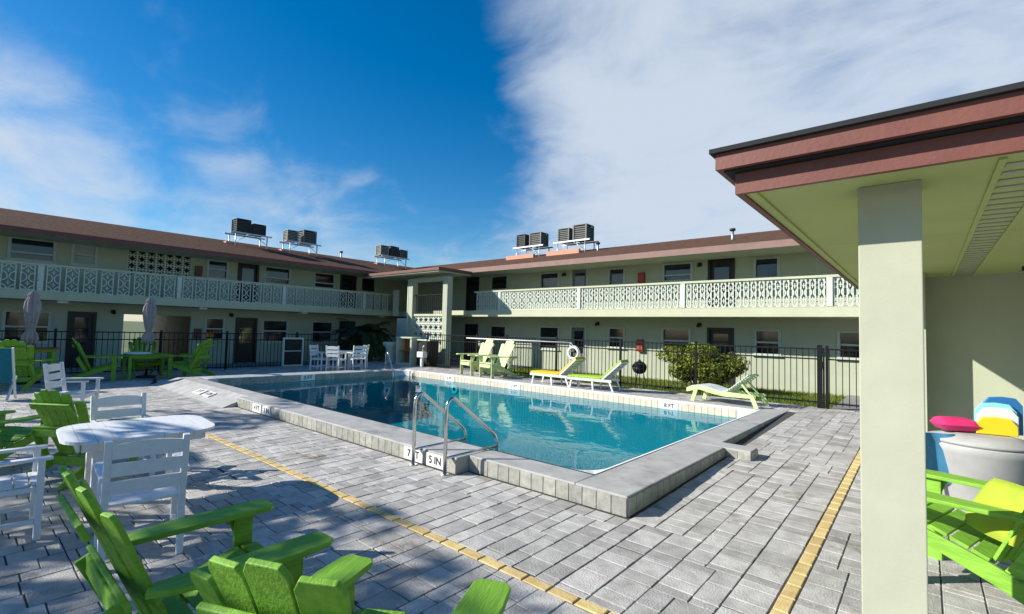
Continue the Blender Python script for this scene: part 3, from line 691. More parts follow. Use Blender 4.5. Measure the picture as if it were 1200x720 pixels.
# lower fascia ring, upper fascia ring
pvb('lower_fascia', 'fascia_brown', -.90, X1, 3.20, 3.24, 2.70, 2.83); pvb('lower_fascia', 'fascia_brown', -.90, -.86, 3.242, Y1, 2.70, 2.83)
pvb('upper_fascia', 'fascia_brown', -.99, X1, 3.10, 3.14, 2.845, 2.945); pvb('upper_fascia', 'fascia_brown', -.99, -.95, 3.142, Y1, 2.845, 2.945)
pvb('roof_edge', 'shingle_edge', -1.02, X1, 3.07, Y1, 2.947, 2.975)
b = MB(); b.add([(-1.0, -.11, 2.977), (X1, -.11, 2.977), (X1, 7.4, 3.25), (-1.0, 7.4, 3.25)], [(0, 1, 2, 3)]); b.build('roof', 'shingle', pv)
xs = [-.86, .95, 2.6, 5.1]; ys = [3.24, 5.65, 8.05, 10.5]
for i in range(3):
    for j in range(3): pvb('soffit_panel', 'soffit', xs[i] + .004, xs[i + 1] - .004, ys[j] + .004, ys[j + 1] - .004, 2.735, 2.75)
pvb('roof_deck', 'interior', -.855, X1, 3.245, Y1, 2.752, 2.834)
pvb('fascia_gap', 'shingle_edge', -.95, X1, 3.142, Y1, 2.8345, 2.8445)
pvb('soffit_trim', 'soffit', -.858, -.80, 3.25, 10.5, 2.715, 2.733)
v = pvb('soffit_vent', 'soffit', .30, .33, 3.4, 10.4, 2.722, 2.734); pvb('soffit_vent', 'soffit', .52, .55, 3.4, 10.4, 2.722, 2.734)
vm = MB().box(-.09, .09, -.03, .03, 0, .006).mesh('vent_slot', 'stucco')
for i in range(40): link('vent_slot', vm, pv, (.425, .35 + i * .17, 2.727))
pvb('shadow_stub_wall', 'stucco', -.28, .02, 8.62, 9.1, 0, 2.73)  # added stub wall behind the post, sized by the shadow it throws
b = MB(); grid_wall(b, -5.2, -.02, 0, 2.73, [(-1.9, -1.0, 0, 2.12)]); w_ = b.build('rear_wall', 'stucco', pv); w_.rotation_euler = (0, 0, PI); w_.location = (0, 9.1 - 3.2, 0)
dr = pvb('jalousie_door', 'frame_grey', 1.02, 1.09, 9.12, 9.16, 0, 2.1)
pvb('door_stile', 'frame_grey', 1.82, 1.89, 9.12, 9.16, 0, 2.1)
pvb('door_head', 'frame_grey', 1.09, 1.82, 9.12, 9.16, 2.0, 2.1); pvb('door_kick', 'frame_grey', 1.09, 1.82, 9.12, 9.16, 0, .35)
gm = MB().bar((1.09, 0, 0), (1.82, 0, 0), .006, .11, (0, -.5, 1)).mesh('glass_slat', 'galv')
for i in range(17): link('glass_slat', gm, pv, (0, 9.14 - 3.2, .40 + i * .095))
lm = thing('pavilion_lamp', 'small black ceiling lamp under the pavilion soffit', 'lamp', (1.02, 8.4, 2.733))
MB().tube([(0, 0, 0), (0, 0, -.05)], .11, 16).build('base', 'black_plastic', lm); MB().tube([(0, 0, -.05), (0, 0, -.16)], [.07, .05], 14).build('shade', 'marker_white', lm)
# ------------------------------------------------------------ furniture builders (facing local +X)
def Rx(a): return Matrix.Rotation(a, 4, 'X')
def adirondack(m, label, n=6, rail=True, W1=.335):
    o = thing('adirondack_chair', label, 'chair'); bv = .006
    for s in (-1, 1):
        b = MB(); y = s * .265
        b.prism([(.36, .30), (.40, .385), (.30, .40), (-.10, .27), (-.48, .10), (-.56, 0), (-.44, 0), (-.10, .155), (.20, .27)], .028, Matrix.Translation((0, y, 0)) @ Rx(PI / 2))
        b.build('side_rail', m, o, bevel=bv)
        MB().box(.27, .365, y + s * .016 - .014, y + s * .016 + .014, 0, .575).build('front_leg', m, o, bevel=bv) if False else MB().box(.27, .365, s * .296 - .014, s * .296 + .014, 0, .572).build('front_leg', m, o, bevel=bv)
        arm = [(.44, .245), (.47, .27), (.475, .38), (.44, .41), (.30, .425), (.0, .415)] + ([(-.38, .36), (-.46, .34), (-.46, .27), (-.38, .262)] if rail else [(-.20, .37), (-.27, .33), (-.24, .255)])
        poly = [(x, yy * s) for x, yy in arm]
        if s < 0: poly.reverse()
        MB().prism(poly, .027, Matrix.Translation((0, 0, .587))).build('arm', m, o, bevel=bv)
        MB().prism([(.365, .572), (.365, .40), (.34, .40), (.27, .572)], .026, Matrix.Translation((-.03, s * .33, 0)) @ Rx(PI / 2)).build('arm_bracket', m, o, bevel=bv)
        b = MB(); b.bar((-.36, s * .29, .572), (-.20, s * .29, .25), .022, .07, (1, 0, 0)); b.build('arm_support', m, o, bevel=bv)
    P = [(.39, .405), (.29, .415), (.19, .392), (.09, .357), (-.01, .318), (-.10, .283)]
    for i in range(len(P) - 1):
        (x0, z0), (x1, z1) = P[i], P[i + 1]; d = Vector((x1 - x0, 0, z1 - z0)); a = Vector((x0, 0, z0)) + d * .06; e = Vector((x0, 0, z0)) + d * .94
        MB().bar(a, e, .55, .022).build('seat_slat', m, o, bevel=.004)
    # fan back, slightly dished
    base = Vector((-.145, 0, .26)); lean = Vector((-.36, 0, .80)).normalized()
    for i in range(n):
        u = (i + .5) / n * 2 - 1
        y0, y1 = u * .235, u * W1; L = .86 - .22 * u * u; w0, w1 = .47 / n - .006, 2 * W1 / n - .008
        off = .055 * u * u
        A = base + Vector((off * .9, y0, off * .4)); B_ = base + lean * L + Vector((off * .9 + .01, y1, off * .3))
        d = (B_ - A).normalized(); nrm = Vector((lean.z, -.30 * u, -lean.x)).normalized(); r = d.cross(nrm).normalized(); nrm = r.cross(d)
        ln = (B_ - A).length; prof = [(-w0 / 2, 0), (w0 / 2, 0), (w1 / 2, ln - .035), (w1 / 2 - .02, ln), (-w1 / 2 + .02, ln), (-w1 / 2, ln - .035)]
        m4 = Matrix(((r.x, d.x, -nrm.x, A.x), (r.y, d.y, -nrm.y, A.y), (r.z, d.z, -nrm.z, A.z), (0, 0, 0, 1)))
        b = MB(); b.prism(prof, .020, m4); b.build('back_slat', m, o, bevel=.004)
    for (t, hw_) in ((.36, .32), (.66, .24)):
        c = base + lean * t + Vector((-.032, 0, -.012)); MB().bar(c + Vector((0, -hw_, 0)), c + Vector((0, hw_, 0)), .024, .075, lean).build('back_rail', m, o, bevel=bv)
    if rail: MB().bar((-.41, -.37, .556), (-.41, .37, .556), .11, .026).build('arm_rail', m, o, bevel=bv)
    else: MB().bar((-.34, -.30, .54), (-.34, .30, .54), .026, .075).build('arm_rail', m, o, bevel=bv)
    MB().bar((-.165, -.25, .20), (-.165, .25, .20), .026, .10).build('seat_rail', m, o, bevel=bv)
    MB().box(.366, .388, -.25, .25, .285, .375).build('front_apron', m, o, bevel=bv)
    return o
def dining_chair(m, label, slats=3):
    o = thing('dining_chair', label, 'chair'); bv = .005
    for s in (-1, 1):
        MB().bar((-.24, s * .235, 0), (-.215, s * .235, .45), .045, .05, (1, 0, 0)).build('rear_leg', m, o, bevel=bv)
        MB().bar((-.215, s * .235, .45), (-.285, s * .235, .93), .045, .045, (1, 0, 0)).build('back_post', m, o, bevel=bv)
        MB().box(.20, .245, s * .245 - .022, s * .245 + .022, 0, .64).build('front_leg', m, o, bevel=bv)
        a = [(-.26, .225), (.27, .215), (.29, .235), (.29, .285), (.26, .30), (-.26, .275)]
        poly = [(x, y * s) for x, y in a]
        if s < 0: poly.reverse()
        MB().prism(poly, .024, Matrix.Translation((0, 0, .653))).build('arm', m, o, bevel=bv)
        MB().box(-.20, .20, s * .24 - .014, s * .24 + .014, .39, .43).build('seat_rail', m, o, bevel=bv)
        MB().box(-.215, .20, s * .24 - .014, s * .24 + .014, .13, .17).build('stretcher', m, o, bevel=bv)
    MB().box(-.012, .016, -.224, .224, .135, .165).build('cross_stretcher', m, o, bevel=bv)
    for i in range(5):
        x0 = -.21 + i * .095; MB().box(x0, x0 + .086, -.217, .217, .432, .452).build('seat_slat', m, o, bevel=.004)
    MB().box(.19, .213, -.22, .22, .37, .425).build('front_apron', m, o, bevel=bv)
    dz = .40 / slats
    for i in range(slats):
        z0 = .53 + i * dz; x = -.225 - .07 * (z0 + .05 - .45) / .48
        b = MB(); k = 6; hh = dz - .035; vs = []; fs = []
        for j in range(k + 1):
            yy = -.213 + .426 * j / k; top = .022 * (1 - (2 * j / k - 1) ** 2) if i == slats - 1 else 0
            for (xx, z_) in ((x - .011, z0), (x + .011, z0), (x + .006, z0 + hh + top), (x - .016, z0 + hh + top)): vs.append((xx, yy, z_))
        for j in range(k):
            e = 4 * j
            for q in range(4): fs.append((e + q, e + (q + 1) % 4, e + 4 + (q + 1) % 4, e + 4 + q))
        fs += [(3, 2, 1, 0), (4 * k, 4 * k + 1, 4 * k + 2, 4 * k + 3)]
        b.add(vs, fs); b.build('back_slat', m, o, bevel=.003)
    return o
def patio_table(m, label, lx, ly, h=.74, name='dining_table', rounded=.22, slats=9, top_m=None, ins=.14):
    o = thing(name, label, 'table'); bv = .006; top_m = top_m or m
    hx, hy = lx / 2, ly / 2; w = 2 * hy / slats
    def halfx(y):
        t = abs(y) - (hy - rounded)
        return hx if t <= 0 else hx - rounded + math.sqrt(max(0, rounded ** 2 - t ** 2))
    for i in range(slats):
        y0, y1 = -hy + i * w + .002, -hy + (i + 1) * w - .002; k = 4
        ys_ = [y0 + (y1 - y0) * j / k for j in range(k + 1)]
        poly = [(-halfx(y), y) for y in reversed(ys_)] + [(halfx(y), y) for y in ys_]
        MB().prism(poly, .028, Matrix.Translation((0, 0, h - .014))).build('top_slat', top_m, o)
    for s in (-1, 1):
        MB().box(-hx + .14, hx - .14, s * (hy - .12) - .012, s * (hy - .12) + .012, h - .11, h - .03).build('apron', m, o, bevel=bv)
        MB().box(s * (hx - .12) - .012, s * (hx - .12) + .012, -hy + .14, hy - .14, h - .11, h - .031).build('apron', m, o, bevel=bv)
        for t in (-1, 1): MB().box(s * (hx - ins) - .04, s * (hx - ins) + .04, t * (hy - ins) - .04, t * (hy - ins) + .04, 0, h - .03).build('leg', m, o, bevel=bv)
    return o
def umbrella(label, loc, sc=1., base=True):
    o = thing('closed_umbrella', label, 'umbrella', loc, rnd.uniform(0, 6), 'folded parasols', sc)
    MB().tube([(0, 0, .02), (0, 0, 2.5)], .02, 10).build('pole', 'galv', o)
    MB().tube([(0, 0, 0), (0, 0, .06), (0, 0, .07), (0, 0, .3)], [.26, .26, .05, .03], 20).build('base', 'black_plastic', o)
    prof = [(1.10, .13), (1.13, .20), (1.22, .235), (1.34, .20), (1.42, .13), (1.46, .115), (1.56, .145), (1.8, .20), (2.05, .235), (2.22, .215), (2.33, .15), (2.36, .13), (2.38, .175), (2.44, .13), (2.53, .03)]
    b = MB(); K = 48; vs = []; fs = []; ph = [rnd.uniform(0, 6) for _ in range(3)]
    for (z, r) in prof:
        for j in range(K):
            a = 2 * PI * j / K; f = 1 + .26 * math.cos(8 * a + ph[0] + z * .7) + .10 * math.cos(5 * a + ph[1] + z * 2.1); zz_ = z + (.05 * math.cos(8 * a + ph[2]) if z < 1.2 else 0)
            vs.append((r * .62 * f * math.cos(a), r * .62 * f * math.sin(a), zz_))
    for i in range(len(prof) - 1):
        for j in range(K): fs.append((i * K + j, i * K + (j + 1) % K, (i + 1) * K + (j + 1) % K, (i + 1) * K + j))
    b.add(vs, fs); b.build('canopy', 'umbrella_cloth', o, smooth=True)
    MB().tube([(.085 * math.cos(a), .085 * math.sin(a), 1.44) for a in [2 * PI * k / 16 for k in range(17)]], .012, 6).build('tie_strap', 'umbrella_cloth', o)
    return o
# --- green foreground pair
U = [True]; P0 = adirondack('green_paint', 'green wooden chair facing the pool beside the white dining set', 6, False)
KIDS[P0.name] = [x for x in COL.objects if x.parent == P0]
P0.location = (-2.86, .90, 0); P0.rotation_euler = (0, 0, math.radians(90)); P0.scale = (1.10,) * 3
def adi(loc, ang, label, group=None, scale=1.): return place(P0, U, loc, math.radians(ang), label, group, scale)
c2 = adirondack('green_paint', 'green wooden chair nearest the pavilion post, showing its broad rear rail', 5, True, .385)
c2.location = (-1.64, 1.10, 0); c2.rotation_euler = (0, 0, math.radians(114)); c2.scale = (1.08,) * 3
adi((-7.45, 1.15, 0), 125, 'green wooden chair standing behind the white table, seen from its back')
adi((-8.5, .45, 0), 128, 'green wooden chair behind the white chair at the table end')
adi((-18.8, 3.0, 0), 80, 'green wooden chair at the umbrella table with its back to the dark door', None, 1.22)
adi((-18.25, 5.25, 0), 222, 'green wooden chair at the umbrella table beside the pool corner', None, 1.22)
adi((-19.9, 4.4, 0), 0, 'green wooden chair between the umbrella table and the passage', None, 1.2)
adi((-17.6, 1.35, 0), 150, 'green wooden chair in front of the red topped table', None, 1.22)
o = patio_table('green_paint', 'green table under the folded umbrella beside the pool', 1.0, 1.3, .74, 'patio_table', .2, 8); o.location = (-18.95, 4.25, 0)
umbrella('folded grey umbrella standing through the green table', (-18.95, 4.25, 0), 1.02)
o = patio_table('green_paint', 'green table with red top by the shaded wing fence', .9, 1.2, .98, 'bar_table', .1, 7, 'red_wood'); o.location = (-18.9, 1.55, 0)
umbrella('folded grey umbrella standing through the red topped table', (-18.9, 1.55, 0), 1.02)
o = thing('pillow', 'flat pale cushion lying on the green umbrella table', 'cushion', (-18.75, 3.95, .745), .3)
def pillow(lx, ly, lz, m, par, k=10):
    vs = []; fs = []
    for i in range(k + 1):
        for j in range(k + 1):
            u, v_ = i / k * 2 - 1, j / k * 2 - 1; h = ((1 - u ** 4) * (1 - v_ ** 4)) ** .5
            vs.append((u * lx / 2 * (1 - .06 * v_ * v_), v_ * ly / 2 * (1 - .06 * u * u), lz / 2 + h * lz / 2))
    q = len(vs)
    vs += [(x, y, lz - z) for x, y, z in vs]
    for i in range(k):
        for j in range(k):
            a = i * (k + 1) + j; fs.append((a, a + k + 1, a + k + 2, a + 1)); fs.append((q + a + 1, q + a + k + 2, q + a + k + 1, q + a))
    b = MB(); b.add(vs, fs); return b.build('cover', m, par, smooth=True)
pillow(.62, .62, .09, 'white_cloth', o)
# --- white dining set
T_ = patio_table('white_poly', 'white slatted table with rounded corners beside the green chairs', 1.06, 1.2, .74, 'dining_table', .28, 10, None, .27); T_.location = (-6.02, 1.32, 0); T_.rotation_euler = (0, 0, math.radians(-4))
DU = [False]; D0 = dining_chair('white_poly', '')
KIDS[D0.name] = [x for x in COL.objects if x.parent == D0]
def din(loc, ang, label, group=None, s=1.): return place(D0, DU, loc, math.radians(ang), label, group, s)
din((-4.72, 1.08, 0), 172, 'white slatted chair at the white table, next to a green chair')
din((-5.78, .36, 0), 88, 'white slatted chair at the end of the white table, facing the pool')
din((-6.97, 1.38, 0), 0, 'white slatted chair behind the white table, showing only its back top')
din((-11.6, 1.55, 0), 60, 'lone white slatted chair between the green chairs and the umbrella table', None, 1.1)
din((-17.95, 9.55, 0), 30, 'white chair at the small white table by the pool, end near the leaning frame', 'white chairs around the poolside table', 1.05)
din((-17.45, 10.95, 0), 215, 'white chair at the small white table by the pool, end near the palm', 'white chairs around the poolside table', 1.05)
din((-17.1, 9.75, 0), 120, 'white chair with its back to the pool at the small white table', 'white chairs around the poolside table', 1.05)
din((-16.95, 10.55, 0), 170, 'white chair with its back to the pool handrail at the small white table', 'white chairs around the poolside table', 1.05)
o = patio_table('white_poly', 'small white table among white chairs at the pool edge', .85, .85, .74, 'dining_table', .15, 7); o.location = (-17.75, 10.25, DZ(10.25)); o.rotation_euler = (0, 0, .1)
# --- pale green chairs on the far deck
PU = [False]; PP = adirondack('pale_green', '', 5); KIDS[PP.name] = [x for x in COL.objects if x.parent == PP]
place(PP, PU, (-12.75, 12.95, 0), math.radians(256), 'pale green wooden chair by the fence, on the side of the stair tower', None, 1.28)
place(PP, PU, (-11.55, 12.75, 0), math.radians(256), 'pale green wooden chair by the fence, on the side of the yellow lounger', None, 1.28)
# --- lime chair in the pavilion
LC = adirondack('lime_paint', 'lime green wooden chair with a cushion under the pavilion', 7); LC.location = (.30, 4.98, DZ(5.1)); LC.rotation_euler = (0, 0, math.radians(164)); LC.scale = (1.15,) * 3
o = thing('throw_pillow', 'yellow green throw pillow leaning on the lime chair', 'cushion', (.46, 4.89, .60), 0); o.rotation_euler = (0, math.radians(58), math.radians(212)); pillow(.42, .46, .14, 'cushion', o)
# --- loungers
def lounger(label, cloth, fm, loc, ang):
    o = thing('sun_lounger', label, 'sun lounger', loc, math.radians(ang), lift=True)
    for s in (-1, 1): MB().box(-.45, .95, s * .30 - .02, s * .30 + .02, .27, .34).build('side_rail', fm, o, bevel=.005)
    for (x, dx) in ((.82, .06), (.15, -.03), (-.38, -.12)):
        for s in (-1, 1): MB().bar((x + dx, s * .29, 0), (x, s * .29, .28), .03, .05, (1, 0, 0)).build('leg', fm, o, bevel=.005)
    for i in range(9):
        x0 = -.12 + i * .12; MB().box(x0, x0 + .09, -.28, .28, .325, .343).build('slat', fm, o)
    a = math.radians(42); bx_, bz = -.15, .34; ex, ez = bx_ - .78 * math.cos(a), bz + .78 * math.sin(a)
    for s in (-1, 1): MB().bar((bx_, s * .28, bz), (ex, s * .28, ez), .03, .045, (0, 0, 1)).build('back_frame', fm, o, bevel=.005)
    for i in range(6):
        t = .08 + i * .16; p = Vector((bx_ + (ex - bx_) * t, 0, bz + (ez - bz) * t)); q = Vector((bx_ + (ex - bx_) * (t + .11), 0, bz + (ez - bz) * (t + .11))); MB().bar(p, q, .53, .015).build('back_slat', fm, o)
    MB().bar((bx_ - .42 * math.cos(a), 0, bz + .40 * math.sin(a)), (-.44, 0, .30), .03, .03, (1, 0, 0)).build('prop', fm, o)
    MB().box(-.10, .96, -.285, .285, .345, .405).build('seat_cushion', cloth, o, bevel=.02)
    n_ = Vector((math.sin(a), 0, math.cos(a))) * .045; MB().bar(Vector((bx_ + .02, 0, bz + .0)) + n_, Vector((ex - .02, 0, ez + .02)) + n_, .57, .055).build('back_cushion', cloth, o, bevel=.02)
    return o
lounger('white framed sun lounger with yellow pad on the far pool deck', 'yellow_cloth', 'white_frame', (-8.72, 12.62, 0), 182)
lounger('white framed sun lounger with lime green pad on the far pool deck', 'lime_cloth', 'white_frame', (-7.22, 12.55, 0), 186)
def contour(label, loc, ang):
    o = thing('chaise_lounge', label, 'sun lounger', loc, math.radians(ang), lift=True)
    prof = [(.95, .30), (.80, .375), (.62, .405), (.42, .385), (.22, .335), (.05, .30), (-.06, .32), (-.20, .43), (-.40, .60), (-.58, .76)]
    for s in (-1, 1):
        up = [(x, z) for x, z in prof[:7]] + [(-.75, .30)]; lo = [(-.75, .22), (0, .20), (.3, .24), (.62, .31), (.95, .22)]
        MB().prism(up + lo, .03, Matrix.Translation((0, s * .31, 0)) @ Rx(PI / 2)).build('side_rail', 'mint_frame', o, bevel=.004)
        MB().bar((.78, s * .335, 0), (.68, s * .335, .33), .03, .10, (1, 0, 0)).build('leg', 'mint_frame', o, bevel=.004)
        MB().bar((-.78, s * .335, 0), (-.66, s * .335, .29), .03, .10, (1, 0, 0)).build('leg', 'mint_frame', o, bevel=.004)
        MB().bar((-.05, s * .28, .30), (-.60, s * .28, .75), .03, .05, (0, 0, 1)).build('back_frame', 'mint_frame', o, bevel=.004)
        MB().bar((-.38, s * .25, .56), (-.62, s * .25, .28), .03, .045, (1, 0, 0)).build('prop', 'mint_frame', o, bevel=.004)
    sm = MB().box(-.027, .027, -.325, .325, -.009, .009).mesh('slat', 'white_cloth')
    L = [Vector((x, 0, z)) for x, z in prof]; acc = [0]
    for i in range(1, len(L)): acc.append(acc[-1] + (L[i] - L[i - 1]).length)
    k = int(acc[-1] / .066)
    for i in range(k):
        d = (i + .5) / k * acc[-1]; j = max(q for q in range(len(acc) - 1) if acc[q] <= d); t = (d - acc[j]) / (acc[j + 1] - acc[j]); p = L[j].lerp(L[j + 1], t); dv = L[j + 1] - L[j]
        link('slat', sm, o, (p.x, 0, p.z + .01), (0, -math.atan2(dv.z, dv.x) + PI, 0))
    return o
contour('pale mint contoured chaise lounge with white slats beside the bush', (-3.72, 12.75, 0), 174)
# ------------------------------------------------------------ things around the deck
o = thing('picture_frame', 'empty pale wooden frame leaning on the fence of the shaded wing', 'frame', (-20.12, 9.5, 0), math.radians(90), lift=True)
for a in ((-.44, -.37, 0, 1.2), (.37, .44, 0, 1.2), (-.37, .37, 1.13, 1.2), (-.37, .37, 0, .07), (-.37, .37, .62, .66)): MB().box(a[0], a[1], -.025, .025, a[2], a[3]).build('frame_member', 'trim_paint', o)
MB().box(-.37, .37, .0, .01, .07, 1.13).build('backing', 'interior', o)
o = thing('stool', 'small pale stool beside the leaning frame', 'stool', (-19.95, 10.45, 0), lift=True)
MB().box(-.16, .16, -.16, .16, .56, .60).build('seat', 'trim_paint', o, bevel=.008)
for sx_ in (-1, 1):
    for sy in (-1, 1): MB().bar((sx_ * .17, sy * .17, 0), (sx_ * .12, sy * .12, .565), .03, .03).build('leg', 'trim_paint', o)
o = thing('cabinet', 'open framed cabinet with amber wood inside by the stair tower', 'cabinet', (-17.95, 13.75, 0), math.radians(12), lift=True)
MB().box(-.45, -.36, -.28, .28, 0, 1.2).build('side_panel', 'trim_paint', o); MB().box(.36, .45, -.28, .28, 0, 1.2).build('side_panel', 'trim_paint', o)
MB().box(-.48, .48, -.31, .31, 1.2, 1.27).build('top', 'trim_paint', o, bevel=.008); MB().box(-.36, .36, -.28, .28, 0, .1).build('plinth', 'trim_paint', o); MB().box(-.36, .36, .2, .28, .1, 1.2).build('back_panel', 'amber_wood', o); MB().box(-.36, .36, -.2, .2, .62, .65).build('shelf', 'amber_wood', o)
o = thing('dark_cabinet', 'black storage cabinet standing next to the amber framed cabinet', 'cabinet', (-16.9, 14.05, 0), lift=True)
MB().box(-.42, .42, -.25, .25, .0, 1.12).build('body', 'black_plastic', o, bevel=.01); MB().box(-.47, .47, -.3, .3, 1.122, 1.18).build('top', 'trim_paint', o, bevel=.01); MB().box(-.40, -.01, -.27, -.252, .06, 1.06).build('door', 'black_plastic', o); MB().box(.01, .40, -.27, -.252, .06, 1.06).build('door', 'black_plastic', o)
o = thing('planter_urn', 'pale wide rimmed urn beside the amber framed cabinet', 'urn', (-18.95, 13.55, 0), lift=True)
MB().tube([(0, 0, 0), (0, 0, .12), (0, 0, .3), (0, 0, .75), (0, 0, .85), (0, 0, .95), (0, 0, 1.0)], [.2, .2, .16, .26, .36, .38, .36], 22).build('bowl', 'trim_paint', o)
o = thing('utility_box', 'small white box on a post in front of the black cabinet', 'box', (-16.55, 13.45, 0), lift=True)
MB().box(-.05, .05, -.05, .05, 0, .42).build('post', 'white_frame', o); MB().box(-.2, .2, -.13, .13, .42, .66).build('housing', 'white_frame', o, bevel=.02); MB().tube([(.05, 0, .66), (.05, 0, .85), (.16, 0, .95)], .03, 8).build('pipe', 'galv', o)
o = thing('rescue_pole', 'long white rescue pole hung along the black fence', 'pole', (-14.1, 13.72, 1.33), lift=True)
MB().tube([(0, 0, 0), (4.9, 0, -.01)], .022, 10).build('pole', 'white_frame', o)
MB().tube([(4.9, 0, -.01), (5.05, 0, -.03), (5.14, 0, -.12), (5.12, 0, -.26), (5.02, 0, -.33)], .014, 8).build('hook', 'galv', o)
o = thing('life_ring', 'white life ring hanging on the fence at the pole end', 'life ring', (-8.95, 13.70, .98), 0., None, .8, lift=True)
b = MB(); b.tube([(.24 * math.cos(a), 0, .24 * math.sin(a)) for a in [2 * PI * k / 28 for k in range(29)]], .055, 10, False); b.build('ring', 'white_frame', o)
for k in range(4):
    a = PI / 4 + k * PI / 2; MB().tube([(.225 * math.cos(a - .12), 0, .225 * math.sin(a - .12)), (.24 * math.cos(a), 0, .24 * math.sin(a)), (.225 * math.cos(a + .12), 0, .225 * math.sin(a + .12))], .059, 10).build('band', 'white_cloth', o)
MB().tube([(.33 * math.cos(a), -.01, .33 * math.sin(a) - .02) for a in [2 * PI * k / 20 for k in range(21)]], .007, 6, False).build('rope', 'white_cloth', o)
o = thing('kettle_grill', 'round black kettle grill on the lawn behind the lime lounger', 'grill', (-7.0, 14.6, -.05), 0., None, .8, lift=True)
MB().tube([(0, 0, .55), (0, 0, .62), (0, 0, .74), (0, 0, .82)], [.08, .22, .28, .29], 20).build('bowl', 'black_plastic', o)
MB().tube([(0, 0, .825), (0, 0, .92), (0, 0, 1.02), (0, 0, 1.07)], [.295, .27, .17, .04], 20).build('lid', 'black_plastic', o)
MB().box(-.05, .05, -.02, .02, 1.07, 1.12).build('handle', 'black_plastic', o)
for k in range(3):
    a = 2 * PI * k / 3 + .4; MB().tube([(.15 * math.cos(a), .15 * math.sin(a), .6), (.3 * math.cos(a), .3 * math.sin(a), 0)], .014, 8).build('leg', 'iron_black', o)
o = thing('beach_chair', 'teal canvas chair with pale frame beside a green chair', 'chair', (-15.4, .75, 0), math.radians(165))
for s in (-1, 1):
    MB().bar((.25, s * .3, 0), (-.25, s * .3, 1.15), .035, .05, (1, 0, 0)).build('back_post', 'white_frame', o); MB().bar((-.3, s * .27, 0), (.35, s * .27, .48), .035, .05, (1, 0, 0)).build('leg', 'white_frame', o)
MB().bar((.30, 0, .42), (-.06, 0, .38), .54, .02).build('seat', 'teal_cloth', o); MB().bar((-.03, 0, .40), (-.27, 0, 1.14), .56, .02, (1, 0, 0)).build('back_sling', 'teal_cloth', o)
o = thing('umbrella_base', 'small black floor fitting on the pavers near the pool corner', 'fitting', (-16.9, 4.0, 0))
MB().tube([(0, 0, 0), (0, 0, .03), (0, 0, .035), (0, 0, .16)], [.1, .1, .06, .05], 14).build('socket', 'black_plastic', o)
# beach gear under the pavilion
o = thing('storage_tub', 'round grey storage tub behind the lime chair', 'tub', (.42, 6.6, 0), lift=True)
MB().tube([(0, 0, 0), (0, 0, .05), (0, 0, .72), (0, 0, .78), (0, 0, .80)], [.30, .33, .40, .42, .40], 28).build('body', 'bin_grey', o)
MB().tube([(0, 0, .80), (0, 0, .83), (0, 0, .88)], [.41, .41, .2], 28).build('lid', 'bin_grey', o)
o = thing('blue_towel', 'blue beach towel hanging over the grey tub', 'towel', (.05, 6.30, .42), math.radians(35), lift=True)
vs = []; fs = []; k = 8
for i in range(k + 1):
    for j in range(k + 1):
        u, w_ = i / k, j / k; vs.append((-.20 + .40 * u, -.02 * math.sin(u * 9) - .05 * (1 - w_), w_ * .46)); 
for i in range(k + 1):
    for j in range(k + 1):
        u, w_ = i / k, j / k; vs.append((-.20 + .40 * u, -.02 * math.sin(u * 9) - .05 * (1 - w_) + .012, w_ * .46))
q = (k + 1) ** 2
for i in range(k):
    for j in range(k):
        a = i * (k + 1) + j; fs += [(a, a + k + 1, a + k + 2, a + 1), (q + a + 1, q + a + k + 2, q + a + k + 1, q + a)]
b = MB(); b.add(vs, fs); b.build('cloth', 'blue_cloth', o, smooth=True)
o = thing('pink_float', 'bright pink pool toy lying on the grey tub', 'pool toy', (.22, 6.62, .885), .4, lift=True); pillow(.34, .26, .13, 'pink', o)
for i, (m, dx, dy, a, lb) in enumerate((('board_yellow', 0, 0, .0, 'yellow kickboard at the front of the boards on the tub'), ('board_white', .01, .035, .05, 'white kickboard between the yellow and aqua boards'), ('board_aqua', .0, .07, -.06, 'aqua kickboard in the stack of boards on the tub'), ('board_blue', .05, .105, .12, 'dark blue kickboard at the rear of the boards on the tub'))):
    o = thing('kickboard', lb, 'kickboard', (.52 + dx, 6.62 + dy, .885), .2 + a, 'kickboards standing on the tub', lift=True)
    hh = (.17, .26, .30, .36)[i]; MB().prism([(-.15, 0), (.15, 0), (.15, hh - .08), (.10, hh - .01), (0, hh), (-.10, hh - .01), (-.15, hh - .08)], .028, Rx(PI / 2)).build('board', m, o, bevel=.006)
# ------------------------------------------------------------ plants
def leaf_cloud(b, ells, n, size, up=.3):
    for _ in range(n):
        cx_, cy_, cz, rx, ry, rz_ = rnd.choice(ells)
        d = Vector((rnd.gauss(0, 1), rnd.gauss(0, 1), rnd.gauss(0, 1))).normalized(); r = rnd.uniform(.55, 1.03) ** .6
        p = Vector((cx_ + d.x * rx * r, cy_ + d.y * ry * r, cz + d.z * rz_ * r))
        if p.z < .02: continue
        nn = (d + Vector((rnd.gauss(0, .6), rnd.gauss(0, .6), up + rnd.gauss(0, .5)))).normalized(); t = nn.orthogonal().normalized(); t = Matrix.Rotation(rnd.uniform(0, 2 * PI), 3, nn) @ t; q = nn.cross(t); s = size * rnd.uniform(.6, 1.35)
        b.add([p - t * s, p + q * s * .42 + nn * s * .12, p + t * s, p - q * s * .42 + nn * s * .12], [(0, 1, 2, 3)])
bs = thing('flowering_bush', 'rounded leafy green bush growing behind the black fence', 'bush', (-5.42, 15.5, 0))
b = MB(); ells = []
for _ in range(34):
    a = rnd.uniform(0, 2 * PI); r = rnd.uniform(0, .75); ells.append((1.5 * r * math.cos(a), .9 * r * math.sin(a), .50 + rnd.uniform(0, .95) * (1 - .45 * r), rnd.uniform(.3, .48), rnd.uniform(.3, .45), rnd.uniform(.25, .40)))
